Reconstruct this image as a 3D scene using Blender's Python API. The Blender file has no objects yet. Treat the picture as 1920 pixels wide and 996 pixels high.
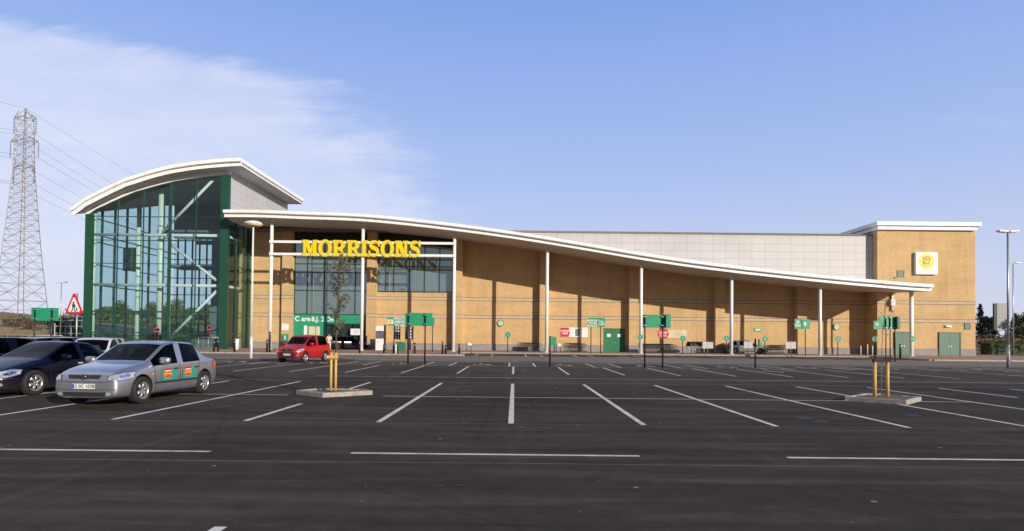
import bpy, bmesh, math, random
from mathutils import Vector, Matrix
from mathutils.bvhtree import BVHTree
R = math.radians
PI = math.pi
random.seed(7)
scene = bpy.context.scene
col = scene.collection

# ------------------------------------------------------------------ camera
FPX = 1143.0
CAMZ = 1.62
cam_d = bpy.data.cameras.new('camera')
cam = bpy.data.objects.new('camera', cam_d)
col.objects.link(cam)
cam_d.sensor_width = 36.0
cam_d.lens = FPX / 1920 * 36
cam_d.shift_y = 116 / 1920
cam_d.shift_x = -5 / 1920
cam_d.clip_end = 6000
CM = Matrix.Rotation(R(91.0), 3, 'X') @ Matrix.Rotation(R(0.6), 3, 'Z')
cam.matrix_world = Matrix.Translation((0, 0, CAMZ)) @ CM.to_4x4()
scene.camera = cam
CAMP = Vector((0, 0, CAMZ))

def ray(u, v):
    return CM @ Vector(((u - 965) / FPX, -(v - 614) / FPX, -1))
def at(u, v, Y):
    d = ray(u, v)
    return CAMP + d * (Y / d.y)
def gnd(u, v, z=0.0):
    d = ray(u, v)
    return CAMP + d * ((z - CAMZ) / d.z)
def atX(u, X, v=640):
    d = ray(u, v)
    return CAMP + d * (X / d.x)

# ------------------------------------------------------------------ objects
def tag(o, label=None, cat=None, group=None, kind=None):
    if label: o['label'] = label
    if cat: o['category'] = cat
    if group: o['group'] = group
    if kind: o['kind'] = kind
    return o

def thing(name, label, cat, loc=(0, 0, 0), rz=0.0, group=None):
    o = bpy.data.objects.new(name, None)
    o.empty_display_size = 0.3
    o.location = loc
    o.rotation_euler = (0, 0, rz)
    col.objects.link(o)
    tag(o, label, cat, group)
    return o

def rootloc(p):
    while p.parent: p = p.parent
    return Vector(p.location)

class MB:
    """collects shapes into one mesh"""
    def __init__(s):
        s.bm = bmesh.new()
    def box(s, x0, x1, y0, y1, z0, z1, mi=0):
        vs = [s.bm.verts.new(p) for p in ((x0,y0,z0),(x1,y0,z0),(x1,y1,z0),(x0,y1,z0),(x0,y0,z1),(x1,y0,z1),(x1,y1,z1),(x0,y1,z1))]
        for f in ((3,2,1,0),(4,5,6,7),(0,1,5,4),(1,2,6,5),(2,3,7,6),(3,0,4,7)):
            fc = s.bm.faces.new([vs[i] for i in f]); fc.material_index = mi
        return s
    def obox(s, c, size, rz=0, rx=0, ry=0, mi=0):
        M = Matrix.Translation(c) @ Matrix.Rotation(rz, 4, 'Z') @ Matrix.Rotation(ry, 4, 'Y') @ Matrix.Rotation(rx, 4, 'X')
        hx, hy, hz = size[0]/2, size[1]/2, size[2]/2
        vs = [s.bm.verts.new(M @ Vector(p)) for p in ((-hx,-hy,-hz),(hx,-hy,-hz),(hx,hy,-hz),(-hx,hy,-hz),(-hx,-hy,hz),(hx,-hy,hz),(hx,hy,hz),(-hx,hy,hz))]
        for f in ((3,2,1,0),(4,5,6,7),(0,1,5,4),(1,2,6,5),(2,3,7,6),(3,0,4,7)):
            fc = s.bm.faces.new([vs[i] for i in f]); fc.material_index = mi
        return s
    def tube(s, p0, p1, r0, r1=None, n=10, mi=0, caps=True):
        if r1 is None: r1 = r0
        p0, p1 = Vector(p0), Vector(p1)
        d = (p1 - p0)
        if d.length < 1e-6: return s
        q = d.to_track_quat('Z', 'Y')
        a = []; b = []
        for i in range(n):
            t = 2*PI*i/n
            v = Vector((math.cos(t), math.sin(t), 0))
            a.append(s.bm.verts.new(p0 + q @ (v*r0)))
            b.append(s.bm.verts.new(p1 + q @ (v*r1)))
        for i in range(n):
            j = (i+1) % n
            f = s.bm.faces.new((a[i], a[j], b[j], b[i])); f.smooth = n > 5; f.material_index = mi
        if caps:
            f = s.bm.faces.new(a[::-1]); f.material_index = mi
            f = s.bm.faces.new(b); f.material_index = mi
        return s
    def path(s, pts, r, n=8, mi=0):
        for a, b in zip(pts, pts[1:]): s.tube(a, b, r, n=n, mi=mi)
        return s
    def lathe(s, prof, c=(0,0,0), axis='Z', n=24, mi=0):
        """prof: (radius, height) list"""
        rings = []
        for r, h in prof:
            ring = []
            for i in range(n):
                t = 2*PI*i/n
                if axis == 'Z': p = (r*math.cos(t), r*math.sin(t), h)
                elif axis == 'X': p = (h, r*math.cos(t), r*math.sin(t))
                else: p = (r*math.sin(t), h, r*math.cos(t))
                ring.append(s.bm.verts.new(Vector(p)+Vector(c)))
            rings.append(ring)
        for a, b in zip(rings, rings[1:]):
            for i in range(n):
                j = (i+1) % n
                f = s.bm.faces.new((a[i], a[j], b[j], b[i])); f.smooth = True; f.material_index = mi
        f = s.bm.faces.new(rings[0][::-1]); f.material_index = mi
        f = s.bm.faces.new(rings[-1]); f.material_index = mi
        return s
    def prism(s, pts, d, mi=0):
        """pts: planar 3d polygon, extruded by vector d"""
        d = Vector(d)
        a = [s.bm.verts.new(Vector(p)) for p in pts]
        b = [s.bm.verts.new(Vector(p)+d) for p in pts]
        n = len(a)
        f = s.bm.faces.new(a); f.material_index = mi
        f = s.bm.faces.new(b[::-1]); f.material_index = mi
        for i in range(n):
            j = (i+1) % n
            f = s.bm.faces.new((a[j], a[i], b[i], b[j])); f.material_index = mi
        return s
    def quad(s, *pts, mi=0):
        f = s.bm.faces.new([s.bm.verts.new(Vector(p)) for p in pts]); f.material_index = mi
        return s
    def strip(s, A, B, mi=0, smooth=False):
        a = [s.bm.verts.new(Vector(p)) for p in A]; b = [s.bm.verts.new(Vector(p)) for p in B]
        for i in range(len(a)-1):
            f = s.bm.faces.new((a[i], a[i+1], b[i+1], b[i])); f.material_index = mi; f.smooth = smooth
        return s
    def bevel(s, w, seg=2):
        bmesh.ops.bevel(s.bm, geom=list(s.bm.edges), offset=w, segments=seg, affect='EDGES', profile=0.7)
        return s
    def recalc(s):
        bmesh.ops.recalc_face_normals(s.bm, faces=s.bm.faces); return s
    def build(s, name, mat, parent=None, world=False, loc=None):
        s.recalc()
        me = bpy.data.meshes.new(name)
        off = Vector((0,0,0))
        if parent is not None and world: off = rootloc(parent)
        if loc is not None: off = Vector(loc)
        if off.length: bmesh.ops.translate(s.bm, verts=s.bm.verts, vec=-off)
        s.bm.to_mesh(me); s.bm.free()
        for m in (mat if isinstance(mat, (list, tuple)) else [mat]): me.materials.append(m)
        o = bpy.data.objects.new(name, me); col.objects.link(o)
        if parent is not None: o.parent = parent
        if loc is not None: o.location = loc
        return o

def copy_tree(o, parent=None):
    c = o.copy(); col.objects.link(c); c.parent = parent
    for ch in [x for x in bpy.data.objects if x.parent is o]:
        copy_tree(ch, c)
    return c

# ------------------------------------------------------------------ materials
def newmat(name):
    m = bpy.data.materials.new(name); m.use_nodes = True
    nt = m.node_tree
    return m, nt, nt.nodes['Principled BSDF'], nt.nodes['Material Output']
def N(nt, t, **k):
    n = nt.nodes.new(t)
    for a, b in k.items(): setattr(n, a, b)
    return n
def ramp(nt, fac, stops, interp='LINEAR'):
    r = N(nt, 'ShaderNodeValToRGB'); r.color_ramp.interpolation = interp
    e = r.color_ramp.elements
    while len(e) < len(stops): e.new(0.5)
    for x, (p, c) in zip(e, stops):
        x.position = p; x.color = (*c, 1) if len(c) == 3 else c
    if fac is not None: nt.links.new(fac, r.inputs[0])
    return r
def math_n(nt, op, a, b=None, clamp=False):
    n = N(nt, 'ShaderNodeMath', operation=op, use_clamp=clamp)
    for i, x in enumerate((a, b)):
        if x is None: continue
        if isinstance(x, (int, float)): n.inputs[i].default_value = x
        else: nt.links.new(x, n.inputs[i])
    return n.outputs[0]
def noise(nt, vec, scale, detail=4, rough=0.55, dist=0.0):
    n = N(nt, 'ShaderNodeTexNoise')
    n.inputs['Scale'].default_value = scale; n.inputs['Detail'].default_value = detail
    n.inputs['Roughness'].default_value = rough; n.inputs['Distortion'].default_value = dist
    nt.links.new(vec, n.inputs['Vector']); return n.outputs['Fac']
def mapping(nt, vec, scale=(1,1,1), rot=(0,0,0), loc=(0,0,0)):
    n = N(nt, 'ShaderNodeMapping'); n.inputs['Scale'].default_value = scale
    n.inputs['Rotation'].default_value = rot; n.inputs['Location'].default_value = loc
    nt.links.new(vec, n.inputs['Vector']); return n.outputs[0]
def mixc(nt, fac, a, b, mode='MIX'):
    n = N(nt, 'ShaderNodeMix', data_type='RGBA', blend_type=mode)
    for s, x in ((0, fac), (6, a), (7, b)):
        if isinstance(x, (int, float)): n.inputs[s].default_value = x
        elif isinstance(x, tuple): n.inputs[s].default_value = (*x, 1) if len(x) == 3 else x
        else: nt.links.new(x, n.inputs[s])
    return n.outputs[2]
def pos(nt):
    return N(nt, 'ShaderNodeNewGeometry').outputs['Position']

def simple(name, c, rough=0.6, metal=0.0, var=0.12, scale=3.0, spec=0.5, coat=0.0, bump=0.0):
    m, nt, p, out = newmat(name)
    v = N(nt, 'ShaderNodeTexCoord').outputs['Object']
    n = noise(nt, v, scale, 5)
    lo = tuple(x*(1-var) for x in c); hi = tuple(min(1, x*(1+var)) for x in c)
    r = ramp(nt, n, [(0.3, lo), (0.7, hi)])
    nt.links.new(r.outputs[0], p.inputs['Base Color'])
    p.inputs['Roughness'].default_value = rough; p.inputs['Metallic'].default_value = metal
    p.inputs['Specular IOR Level'].default_value = spec; p.inputs['Coat Weight'].default_value = coat
    p.inputs['Coat Roughness'].default_value = 0.03
    if bump:
        b = N(nt, 'ShaderNodeBump'); b.inputs['Strength'].default_value = bump; b.inputs['Distance'].default_value = 0.02
        nt.links.new(noise(nt, v, scale*8, 3), b.inputs['Height']); nt.links.new(b.outputs[0], p.inputs['Normal'])
    return m

M = {}
M['white'] = simple('white_coated_metal', (0.78, 0.78, 0.78), 0.45, var=0.04)
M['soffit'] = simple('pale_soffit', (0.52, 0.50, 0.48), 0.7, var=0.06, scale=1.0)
M['green_frame'] = simple('green_coated_frame', (0.010, 0.066, 0.036), 0.4, var=0.15)
M['sign_green'] = simple('sign_green', (0.018, 0.29, 0.15), 0.45, var=0.06)
M['sign_teal'] = simple('sign_teal', (0.03, 0.30, 0.20), 0.5, var=0.06)
M['sign_white'] = simple('sign_white', (0.75, 0.76, 0.74), 0.5, var=0.03)
M['cream'] = simple('cream_board', (0.62, 0.56, 0.36), 0.6, var=0.05)
M['black'] = simple('black_coated_steel', (0.012, 0.012, 0.013), 0.45, var=0.2)
M['rubber'] = simple('tyre_rubber', (0.018, 0.018, 0.018), 0.8, var=0.3, scale=8)
M['dark'] = simple('dark_plastic', (0.02, 0.02, 0.022), 0.6, var=0.2)
M['steel'] = simple('galvanised_steel', (0.42, 0.43, 0.44), 0.42, metal=0.6, var=0.12)
M['lamp_white'] = simple('lamp_white', (0.70, 0.70, 0.68), 0.4, var=0.04)
M['lamp_glass'] = simple('lamp_diffuser', (0.72, 0.55, 0.28), 0.35, var=0.08)
M['yellow'] = simple('yellow_letters', (0.80, 0.60, 0.0), 0.4, var=0.03)
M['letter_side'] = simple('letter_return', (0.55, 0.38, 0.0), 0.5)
M['red'] = simple('sign_red', (0.62, 0.012, 0.02), 0.45, var=0.05)
M['blue'] = simple('plate_blue', (0.02, 0.12, 0.6), 0.4)
M['pale_green'] = simple('pale_green_steel', (0.72, 0.80, 0.66), 0.4, var=0.04)
M['door_green'] = simple('muted_green_door', (0.055, 0.14, 0.095), 0.5, var=0.08)
M['door_green2'] = simple('bright_green_door', (0.02, 0.17, 0.085), 0.45, var=0.05)
M['grey_in'] = simple('grey_interior', (0.16, 0.19, 0.21), 0.7, var=0.1, scale=0.6)
M['dark_in'] = simple('dark_interior', (0.02, 0.025, 0.027), 0.8)
M['concrete'] = simple('kerb_concrete', (0.34, 0.31, 0.265), 0.85, var=0.3, scale=6, bump=0.4)
M['stake'] = simple('pine_stake', (0.62, 0.38, 0.10), 0.7, var=0.12, scale=10)
M['bark'] = simple('bark', (0.12, 0.08, 0.05), 0.9, var=0.3, scale=12, bump=0.4)
M['soil'] = simple('island_soil', (0.17, 0.125, 0.085), 0.95, var=0.4, scale=9, bump=0.6)
M['chrome'] = simple('chrome', (0.75, 0.75, 0.76), 0.12, metal=1.0, var=0.02)
M['alloy'] = simple('alloy_wheel', (0.52, 0.51, 0.50), 0.3, metal=0.75, var=0.1)
M['lens'] = simple('headlamp_lens', (0.62, 0.65, 0.70), 0.08, metal=0.55, var=0.35, scale=14, coat=1.0)
M['red_lens'] = simple('tail_lamp_lens', (0.55, 0.02, 0.01), 0.12, var=0.2, coat=1.0)
M['amber'] = simple('amber_lens', (0.75, 0.30, 0.03), 0.15, coat=1.0)
M['skin'] = simple('skin', (0.50, 0.28, 0.19), 0.6)
M['hair'] = simple('dark_hair', (0.02, 0.014, 0.01), 0.6)
M['cloth_red'] = simple('red_cloth', (0.50, 0.03, 0.03), 0.85)
M['cloth_white'] = simple('white_cloth', (0.62, 0.62, 0.60), 0.85)
M['cloth_black'] = simple('black_cloth', (0.025, 0.022, 0.025), 0.85)
M['wire'] = simple('trolley_wire', (0.05, 0.05, 0.055), 0.45, metal=0.6, var=0.2)
M['seat'] = simple('seat_fabric', (0.03, 0.03, 0.035), 0.85)
M['pylon'] = simple('pylon_steel', (0.30, 0.28, 0.25), 0.6, metal=0.3, var=0.15, scale=1)
M['fabric_tan'] = simple('tan_fabric', (0.45, 0.40, 0.25), 0.85)
M['board_grey'] = simple('grey_white_board', (0.48, 0.48, 0.48), 0.6)
M['lav_grey'] = simple('grey_board', (0.35, 0.35, 0.36), 0.6)

def paint(name, c, metal=0.0, rough=0.35, coat=1.0):
    m, nt, p, out = newmat(name)
    v = N(nt, 'ShaderNodeTexCoord').outputs['Object']
    g = N(nt, 'ShaderNodeNewGeometry')
    n = noise(nt, v, 2.5, 4)
    dirt = noise(nt, v, 9, 6)
    c1 = ramp(nt, n, [(0.3, tuple(x*0.95 for x in c)), (0.7, tuple(min(1, x*1.05) for x in c))]).outputs[0]
    # road dust low on the body
    sx = N(nt, 'ShaderNodeSeparateXYZ'); nt.links.new(v, sx.inputs[0])
    low = N(nt, 'ShaderNodeMapRange'); nt.links.new(sx.outputs[2], low.inputs[0])
    low.inputs[1].default_value = 0.55; low.inputs[2].default_value = 0.12; low.inputs[3].default_value = 0; low.inputs[4].default_value = 0.45
    f = math_n(nt, 'MULTIPLY', low.outputs[0], dirt)
    c2 = mixc(nt, f, c1, (0.12, 0.10, 0.08))
    c3 = mixc(nt, g.outputs['Backfacing'], c2, (0.02, 0.02, 0.022))
    nt.links.new(c3, p.inputs['Base Color'])
    p.inputs['Metallic'].default_value = metal
    rr = math_n(nt, 'ADD', rough, math_n(nt, 'MULTIPLY', f, 0.5))
    nt.links.new(rr, p.inputs['Roughness'])
    p.inputs['Coat Weight'].default_value = coat; p.inputs['Coat Roughness'].default_value = 0.08
    if coat < 0.2: p.inputs['Specular IOR Level'].default_value = 0.10
    return m
M['silver'] = paint('silver_car_paint', (0.45, 0.455, 0.50), 0.8, 0.34)
M['navy'] = paint('black_car_paint', (0.003, 0.003, 0.012), 0.0, 0.22, 0.12)
M['carred'] = paint('red_car_paint', (0.42, 0.004, 0.008), 0.0, 0.3, 0.6)
M['darkgrey'] = paint('dark_grey_car_paint', (0.02, 0.022, 0.03), 0.2, 0.3)
M['carwhite'] = paint('white_car_paint', (0.62, 0.62, 0.66), 0.0, 0.3)

def glassmat(name, tint, gloss, rough=0.0, gcol=(1, 1, 1)):
    m = bpy.data.materials.new(name); m.use_nodes = True
    nt = m.node_tree; nt.nodes.clear()
    out = N(nt, 'ShaderNodeOutputMaterial'); t = N(nt, 'ShaderNodeBsdfTransparent'); g = N(nt, 'ShaderNodeBsdfGlossy')
    t.inputs[0].default_value = (*tint, 1); g.inputs[0].default_value = (*gcol, 1); g.inputs['Roughness'].default_value = rough
    fr = N(nt, 'ShaderNodeLayerWeight'); fr.inputs[0].default_value = 0.5
    f = math_n(nt, 'ADD', math_n(nt, 'POWER', fr.outputs['Facing'], 6.0), gloss, clamp=True)
    b = N(nt, 'ShaderNodeBump'); b.inputs['Strength'].default_value = 0.02; b.inputs['Distance'].default_value = 0.05
    nt.links.new(noise(nt, N(nt, 'ShaderNodeTexCoord').outputs['Object'], 0.5, 2), b.inputs['Height'])
    nt.links.new(b.outputs[0], g.inputs['Normal'])
    mx = N(nt, 'ShaderNodeMixShader'); nt.links.new(f, mx.inputs[0]); nt.links.new(t.outputs[0], mx.inputs[1]); nt.links.new(g.outputs[0], mx.inputs[2])
    nt.links.new(mx.outputs[0], out.inputs[0])
    return m
M['atrium_glass'] = glassmat('atrium_glass', (0.83, 0.91, 0.915), 0.035)
M['car_glass'] = glassmat('car_glass', (0.12, 0.16, 0.21), 0.0)

def windowglass():
    m, nt, p, out = newmat('dark_window_glass')
    v = N(nt, 'ShaderNodeTexCoord').outputs['Object']
    n = noise(nt, v, 0.35, 3)
    r = ramp(nt, n, [(0.3, (0.10, 0.135, 0.135)), (0.7, (0.15, 0.19, 0.19))])
    d = N(nt, 'ShaderNodeBsdfDiffuse'); nt.links.new(r.outputs[0], d.inputs[0])
    g = N(nt, 'ShaderNodeBsdfGlossy'); g.inputs['Roughness'].default_value = 0.0
    g.inputs[0].default_value = (0.75, 0.9, 0.9, 1)
    b = N(nt, 'ShaderNodeBump'); b.inputs['Strength'].default_value = 0.03; b.inputs['Distance'].default_value = 0.05
    nt.links.new(noise(nt, v, 0.6, 2), b.inputs['Height']); nt.links.new(b.outputs[0], g.inputs['Normal'])
    mx = N(nt, 'ShaderNodeMixShader'); mx.inputs[0].default_value = 0.30
    nt.links.new(d.outputs[0], mx.inputs[1]); nt.links.new(g.outputs[0], mx.inputs[2]); nt.links.new(mx.outputs[0], out.inputs[0])
    return m
M['window'] = windowglass()

def brickmat(name):
    m, nt, p, out = newmat(name)
    P = pos(nt)
    s = N(nt, 'ShaderNodeSeparateXYZ'); nt.links.new(P, s.inputs[0])
    h = math_n(nt, 'ADD', s.outputs[0], s.outputs[1])
    cmb = N(nt, 'ShaderNodeCombineXYZ'); nt.links.new(h, cmb.inputs[0]); nt.links.new(s.outputs[2], cmb.inputs[1])
    b = N(nt, 'ShaderNodeTexBrick'); nt.links.new(cmb.outputs[0], b.inputs['Vector'])
    b.inputs['Color1'].default_value = (0.57, 0.385, 0.175, 1); b.inputs['Color2'].default_value = (0.68, 0.49, 0.25, 1)
    b.inputs['Mortar'].default_value = (0.62, 0.47, 0.29, 1)
    b.inputs['Scale'].default_value = 1; b.inputs['Mortar Size'].default_value = 0.006
    b.inputs['Brick Width'].default_value = 0.225; b.inputs['Row Height'].default_value = 0.075
    b.inputs['Bias'].default_value = -0.25
    big = noise(nt, mapping(nt, P, (0.25, 0.25, 0.9)), 1.0, 4)
    c = mixc(nt, 0.8, b.outputs['Color'], ramp(nt, big, [(0.3, (0.86, 0.82, 0.78)), (0.7, (1.05, 1.02, 1.0))]).outputs[0], 'MULTIPLY')
    # scattered pale and dark bricks, several courses long
    fl = noise(nt, mapping(nt, cmb.outputs[0], (1.7, 8.5, 1)), 1.0, 3, 0.65)
    f1 = ramp(nt, fl, [(0.62, (0, 0, 0)), (0.70, (1, 1, 1))]).outputs[0]
    c = mixc(nt, math_n(nt, 'MULTIPLY', f1, 0.55), c, (0.86, 0.66, 0.38))
    f2 = ramp(nt, fl, [(0.30, (1, 1, 1)), (0.38, (0, 0, 0))]).outputs[0]
    c = mixc(nt, math_n(nt, 'MULTIPLY', f2, 0.38), c, (0.46, 0.27, 0.10))
    run = noise(nt, mapping(nt, P, (0.9, 0.9, 0.10)), 1.0, 5, 0.6)
    c = mixc(nt, 1.0, c, ramp(nt, run, [(0.30, (0.89, 0.88, 0.87)), (0.52, (1.0,)*3), (0.75, (1.03,)*3)]).outputs[0], 'MULTIPLY')
    jx = math_n(nt, 'ABSOLUTE', math_n(nt, 'SUBTRACT', math_n(nt, 'FRACT', math_n(nt, 'DIVIDE', h, 6.4)), 0.5))
    c = mixc(nt, math_n(nt, 'MULTIPLY', math_n(nt, 'LESS_THAN', jx, 0.0016), 0.7), c, (0.16, 0.12, 0.08))
    nt.links.new(c, p.inputs['Base Color']); p.inputs['Roughness'].default_value = 0.9
    bp = N(nt, 'ShaderNodeBump'); bp.inputs['Strength'].default_value = 0.5; bp.inputs['Distance'].default_value = 0.02
    nt.links.new(b.outputs['Fac'], bp.inputs['Height']); bp.invert = True
    nt.links.new(bp.outputs[0], p.inputs['Normal'])
    return m
M['brick'] = brickmat('tan_brick')

def panelmat():
    m, nt, p, out = newmat('grey_cladding_panels')
    P = pos(nt)
    s = N(nt, 'ShaderNodeSeparateXYZ'); nt.links.new(P, s.inputs[0])
    h = math_n(nt, 'ADD', s.outputs[0], s.outputs[1])
    cmb = N(nt, 'ShaderNodeCombineXYZ'); nt.links.new(h, cmb.inputs[0]); nt.links.new(s.outputs[2], cmb.inputs[1])
    b = N(nt, 'ShaderNodeTexBrick'); nt.links.new(cmb.outputs[0], b.inputs['Vector'])
    b.offset = 0.0
    b.inputs['Color1'].default_value = (0.47, 0.46, 0.46, 1); b.inputs['Color2'].default_value = (0.495, 0.485, 0.48, 1)
    b.inputs['Mortar'].default_value = (0.35, 0.34, 0.34, 1)
    b.inputs['Scale'].default_value = 1; b.inputs['Mortar Size'].default_value = 0.03
    b.inputs['Brick Width'].default_value = 1.5; b.inputs['Row Height'].default_value = 0.85
    big = noise(nt, P, 0.3, 4)
    c = mixc(nt, 1.0, b.outputs['Color'], ramp(nt, big, [(0.3, (0.93, 0.93, 0.93)), (0.7, (1.03, 1.03, 1.03))]).outputs[0], 'MULTIPLY')
    nt.links.new(c, p.inputs['Base Color']); p.inputs['Roughness'].default_value = 0.5
    return m
M['panel'] = panelmat()
M['plinth'] = simple('grey_block_plinth', (0.27, 0.25, 0.24), 0.9, var=0.12, scale=2, bump=0.3)
M['band'] = simple('pale_stone_band', (0.50, 0.39, 0.25), 0.85, var=0.12, scale=1.5)
M['bandline'] = simple('dark_stone_string', (0.20, 0.17, 0.15), 0.85)

def asphalt():
    m, nt, p, out = newmat('car_park_asphalt')
    P = pos(nt)
    fine = noise(nt, P, 60, 6, 0.7)
    mid = noise(nt, P, 3.0, 6, 0.6)
    big = noise(nt, mapping(nt, P, (0.10, 0.35, 1)), 1.0, 5, 0.6, 0.6)
    streak = noise(nt, mapping(nt, P, (0.22, 2.2, 1), (0, 0, 0.05)), 1.0, 5, 0.62, 0.4)
    a = mixc(nt, ramp(nt, big, [(0.32, (0,0,0)), (0.68, (1,1,1))]).outputs[0], (0.044, 0.037, 0.031), (0.080, 0.067, 0.055))
    a = mixc(nt, ramp(nt, streak, [(0.50, (0,0,0)), (0.74, (0.85,0.85,0.85))]).outputs[0], a, (0.120, 0.100, 0.082))
    a = mixc(nt, ramp(nt, streak, [(0.28, (0.8,0.8,0.8)), (0.42, (0,0,0))]).outputs[0], a, (0.030, 0.026, 0.022))
    a = mixc(nt, 1.0, a, ramp(nt, fine, [(0.32, (0.42,0.42,0.42)), (0.68, (1.62,1.60,1.57))]).outputs[0], 'MULTIPLY')
    a = mixc(nt, 1.0, a, ramp(nt, mid, [(0.3, (0.85,0.85,0.85)), (0.7, (1.15,1.15,1.15))]).outputs[0], 'MULTIPLY')
    # tyre polished arcs
    arc = noise(nt, mapping(nt, P, (1.6, 0.09, 1), (0, 0, R(72))), 1.0, 3, 0.5, 0.3)
    a = mixc(nt, math_n(nt, 'MULTIPLY', ramp(nt, arc, [(0.60, (0,0,0)), (0.70, (1,1,1))]).outputs[0], 0.35), a, (0.13, 0.108, 0.09))
    st_ = N(nt, 'ShaderNodeTexVoronoi'); st_.inputs['Scale'].default_value = 0.32; st_.inputs['Randomness'].default_value = 1.0
    nt.links.new(mixc(nt, 0.12, P, N(nt, 'ShaderNodeTexNoise').outputs['Color'], 'ADD'), st_.inputs['Vector'])
    sd_ = math_n(nt, 'ADD', st_.outputs['Distance'], math_n(nt, 'MULTIPLY', mid, 0.35))
    a = mixc(nt, math_n(nt, 'MULTIPLY', ramp(nt, sd_, [(0.20, (1,1,1)), (0.30, (0,0,0))]).outputs[0], 0.6), a, (0.020, 0.018, 0.017))
    crk = N(nt, 'ShaderNodeTexVoronoi', feature='DISTANCE_TO_EDGE'); crk.inputs['Scale'].default_value = 0.11
    nt.links.new(mapping(nt, P, (1, 1.6, 1)), crk.inputs['Vector'])
    ck = math_n(nt, 'ADD', crk.outputs['Distance'], math_n(nt, 'MULTIPLY', fine, 0.012))
    a = mixc(nt, math_n(nt, 'MULTIPLY', ramp(nt, ck, [(0.0075, (1,1,1)), (0.0095, (0,0,0))]).outputs[0], 0.3), a, (0.018, 0.017, 0.016))
    # grit specks
    vo = N(nt, 'ShaderNodeTexVoronoi'); vo.inputs['Scale'].default_value = 3.4; nt.links.new(P, vo.inputs['Vector'])
    gate = noise(nt, P, 0.9, 2)
    sp = math_n(nt, 'MULTIPLY', math_n(nt, 'LESS_THAN', vo.outputs['Distance'], 0.045), math_n(nt, 'GREATER_THAN', gate, 0.5))
    a = mixc(nt, math_n(nt, 'MULTIPLY', sp, 0.55), a, (0.42, 0.38, 0.34))
    vo2 = N(nt, 'ShaderNodeTexVoronoi'); vo2.inputs['Scale'].default_value = 1.3; nt.links.new(mapping(nt, P, (1, 1, 1), (0, 0, 0.7)), vo2.inputs['Vector'])
    sp2 = math_n(nt, 'MULTIPLY', math_n(nt, 'LESS_THAN', vo2.outputs['Distance'], 0.042), math_n(nt, 'GREATER_THAN', noise(nt, P, 0.45, 2), 0.45))
    a = mixc(nt, math_n(nt, 'MULTIPLY', sp2, 0.8), a, (0.40, 0.34, 0.26))
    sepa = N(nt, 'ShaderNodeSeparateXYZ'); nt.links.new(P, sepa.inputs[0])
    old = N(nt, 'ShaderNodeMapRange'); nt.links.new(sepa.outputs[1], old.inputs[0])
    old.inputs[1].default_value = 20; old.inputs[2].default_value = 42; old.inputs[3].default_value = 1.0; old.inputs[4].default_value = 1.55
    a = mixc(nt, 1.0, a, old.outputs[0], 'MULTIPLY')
    agg = noise(nt, P, 140, 3, 0.8)
    a = mixc(nt, 1.0, a, ramp(nt, agg, [(0.35, (0.7,)*3), (0.60, (1.15,)*3), (0.72, (2.2,)*3)]).outputs[0], 'MULTIPLY')
    nt.links.new(a, p.inputs['Base Color']); p.inputs['Roughness'].default_value = 0.85
    p.inputs['Specular IOR Level'].default_value = 0.06
    bp = N(nt, 'ShaderNodeBump'); bp.inputs['Strength'].default_value = 0.35; bp.inputs['Distance'].default_value = 0.012
    nt.links.new(fine, bp.inputs['Height']); nt.links.new(bp.outputs[0], p.inputs['Normal'])
    return m
M['asphalt'] = asphalt()

def roadmat(name, lo, hi):
    m, nt, p, out = newmat(name)
    P = pos(nt)
    a = noise(nt, mapping(nt, P, (0.15, 1.2, 1)), 1.0, 6, 0.65)
    f = noise(nt, P, 40, 4, 0.6)
    c = ramp(nt, a, [(0.3, lo), (0.7, hi)]).outputs[0]
    c = mixc(nt, 1.0, c, ramp(nt, f, [(0.3, (0.75,)*3), (0.7, (1.25,)*3)]).outputs[0], 'MULTIPLY')
    nt.links.new(c, p.inputs['Base Color']); p.inputs['Roughness'].default_value = 0.9
    return m
M['road'] = roadmat('worn_service_road', (0.16, 0.135, 0.112), (0.25, 0.212, 0.175))
def linepaint():
    m, nt, p, out = newmat('worn_line_paint')
    P = pos(nt)
    n = noise(nt, P, 2.2, 6, 0.7); f = noise(nt, P, 38, 5, 0.75)
    c = ramp(nt, n, [(0.25, (0.42, 0.39, 0.36)), (0.55, (0.80, 0.75, 0.68))]).outputs[0]
    wear = math_n(nt, 'ADD', math_n(nt, 'MULTIPLY', f, 0.6), math_n(nt, 'MULTIPLY', n, 0.5))
    w_ = ramp(nt, wear, [(0.40, (1, 1, 1)), (0.47, (0, 0, 0))]).outputs[0]
    c = mixc(nt, math_n(nt, 'MULTIPLY', w_, 0.85), c, (0.08, 0.07, 0.06))
    nt.links.new(c, p.inputs['Base Color']); p.inputs['Roughness'].default_value = 0.8
    return m
M['line'] = linepaint()
def paving():
    m, nt, p, out = newmat('red_block_paving')
    P = pos(nt)
    b = N(nt, 'ShaderNodeTexBrick'); nt.links.new(P, b.inputs['Vector'])
    b.inputs['Color1'].default_value = (0.34, 0.19, 0.135, 1); b.inputs['Color2'].default_value = (0.44, 0.27, 0.20, 1)
    b.inputs['Mortar'].default_value = (0.24, 0.17, 0.13, 1); b.inputs['Scale'].default_value = 1
    b.inputs['Brick Width'].default_value = 0.2; b.inputs['Row Height'].default_value = 0.1; b.inputs['Mortar Size'].default_value = 0.005
    n = noise(nt, mapping(nt, P, (0.3, 1.0, 1)), 1.0, 5)
    c = mixc(nt, 1.0, b.outputs['Color'], ramp(nt, n, [(0.3, (0.75,)*3), (0.7, (1.3, 1.28, 1.25))]).outputs[0], 'MULTIPLY')
    nt.links.new(c, p.inputs['Base Color']); p.inputs['Roughness'].default_value = 0.9
    return m
M['paving'] = paving()
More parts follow.
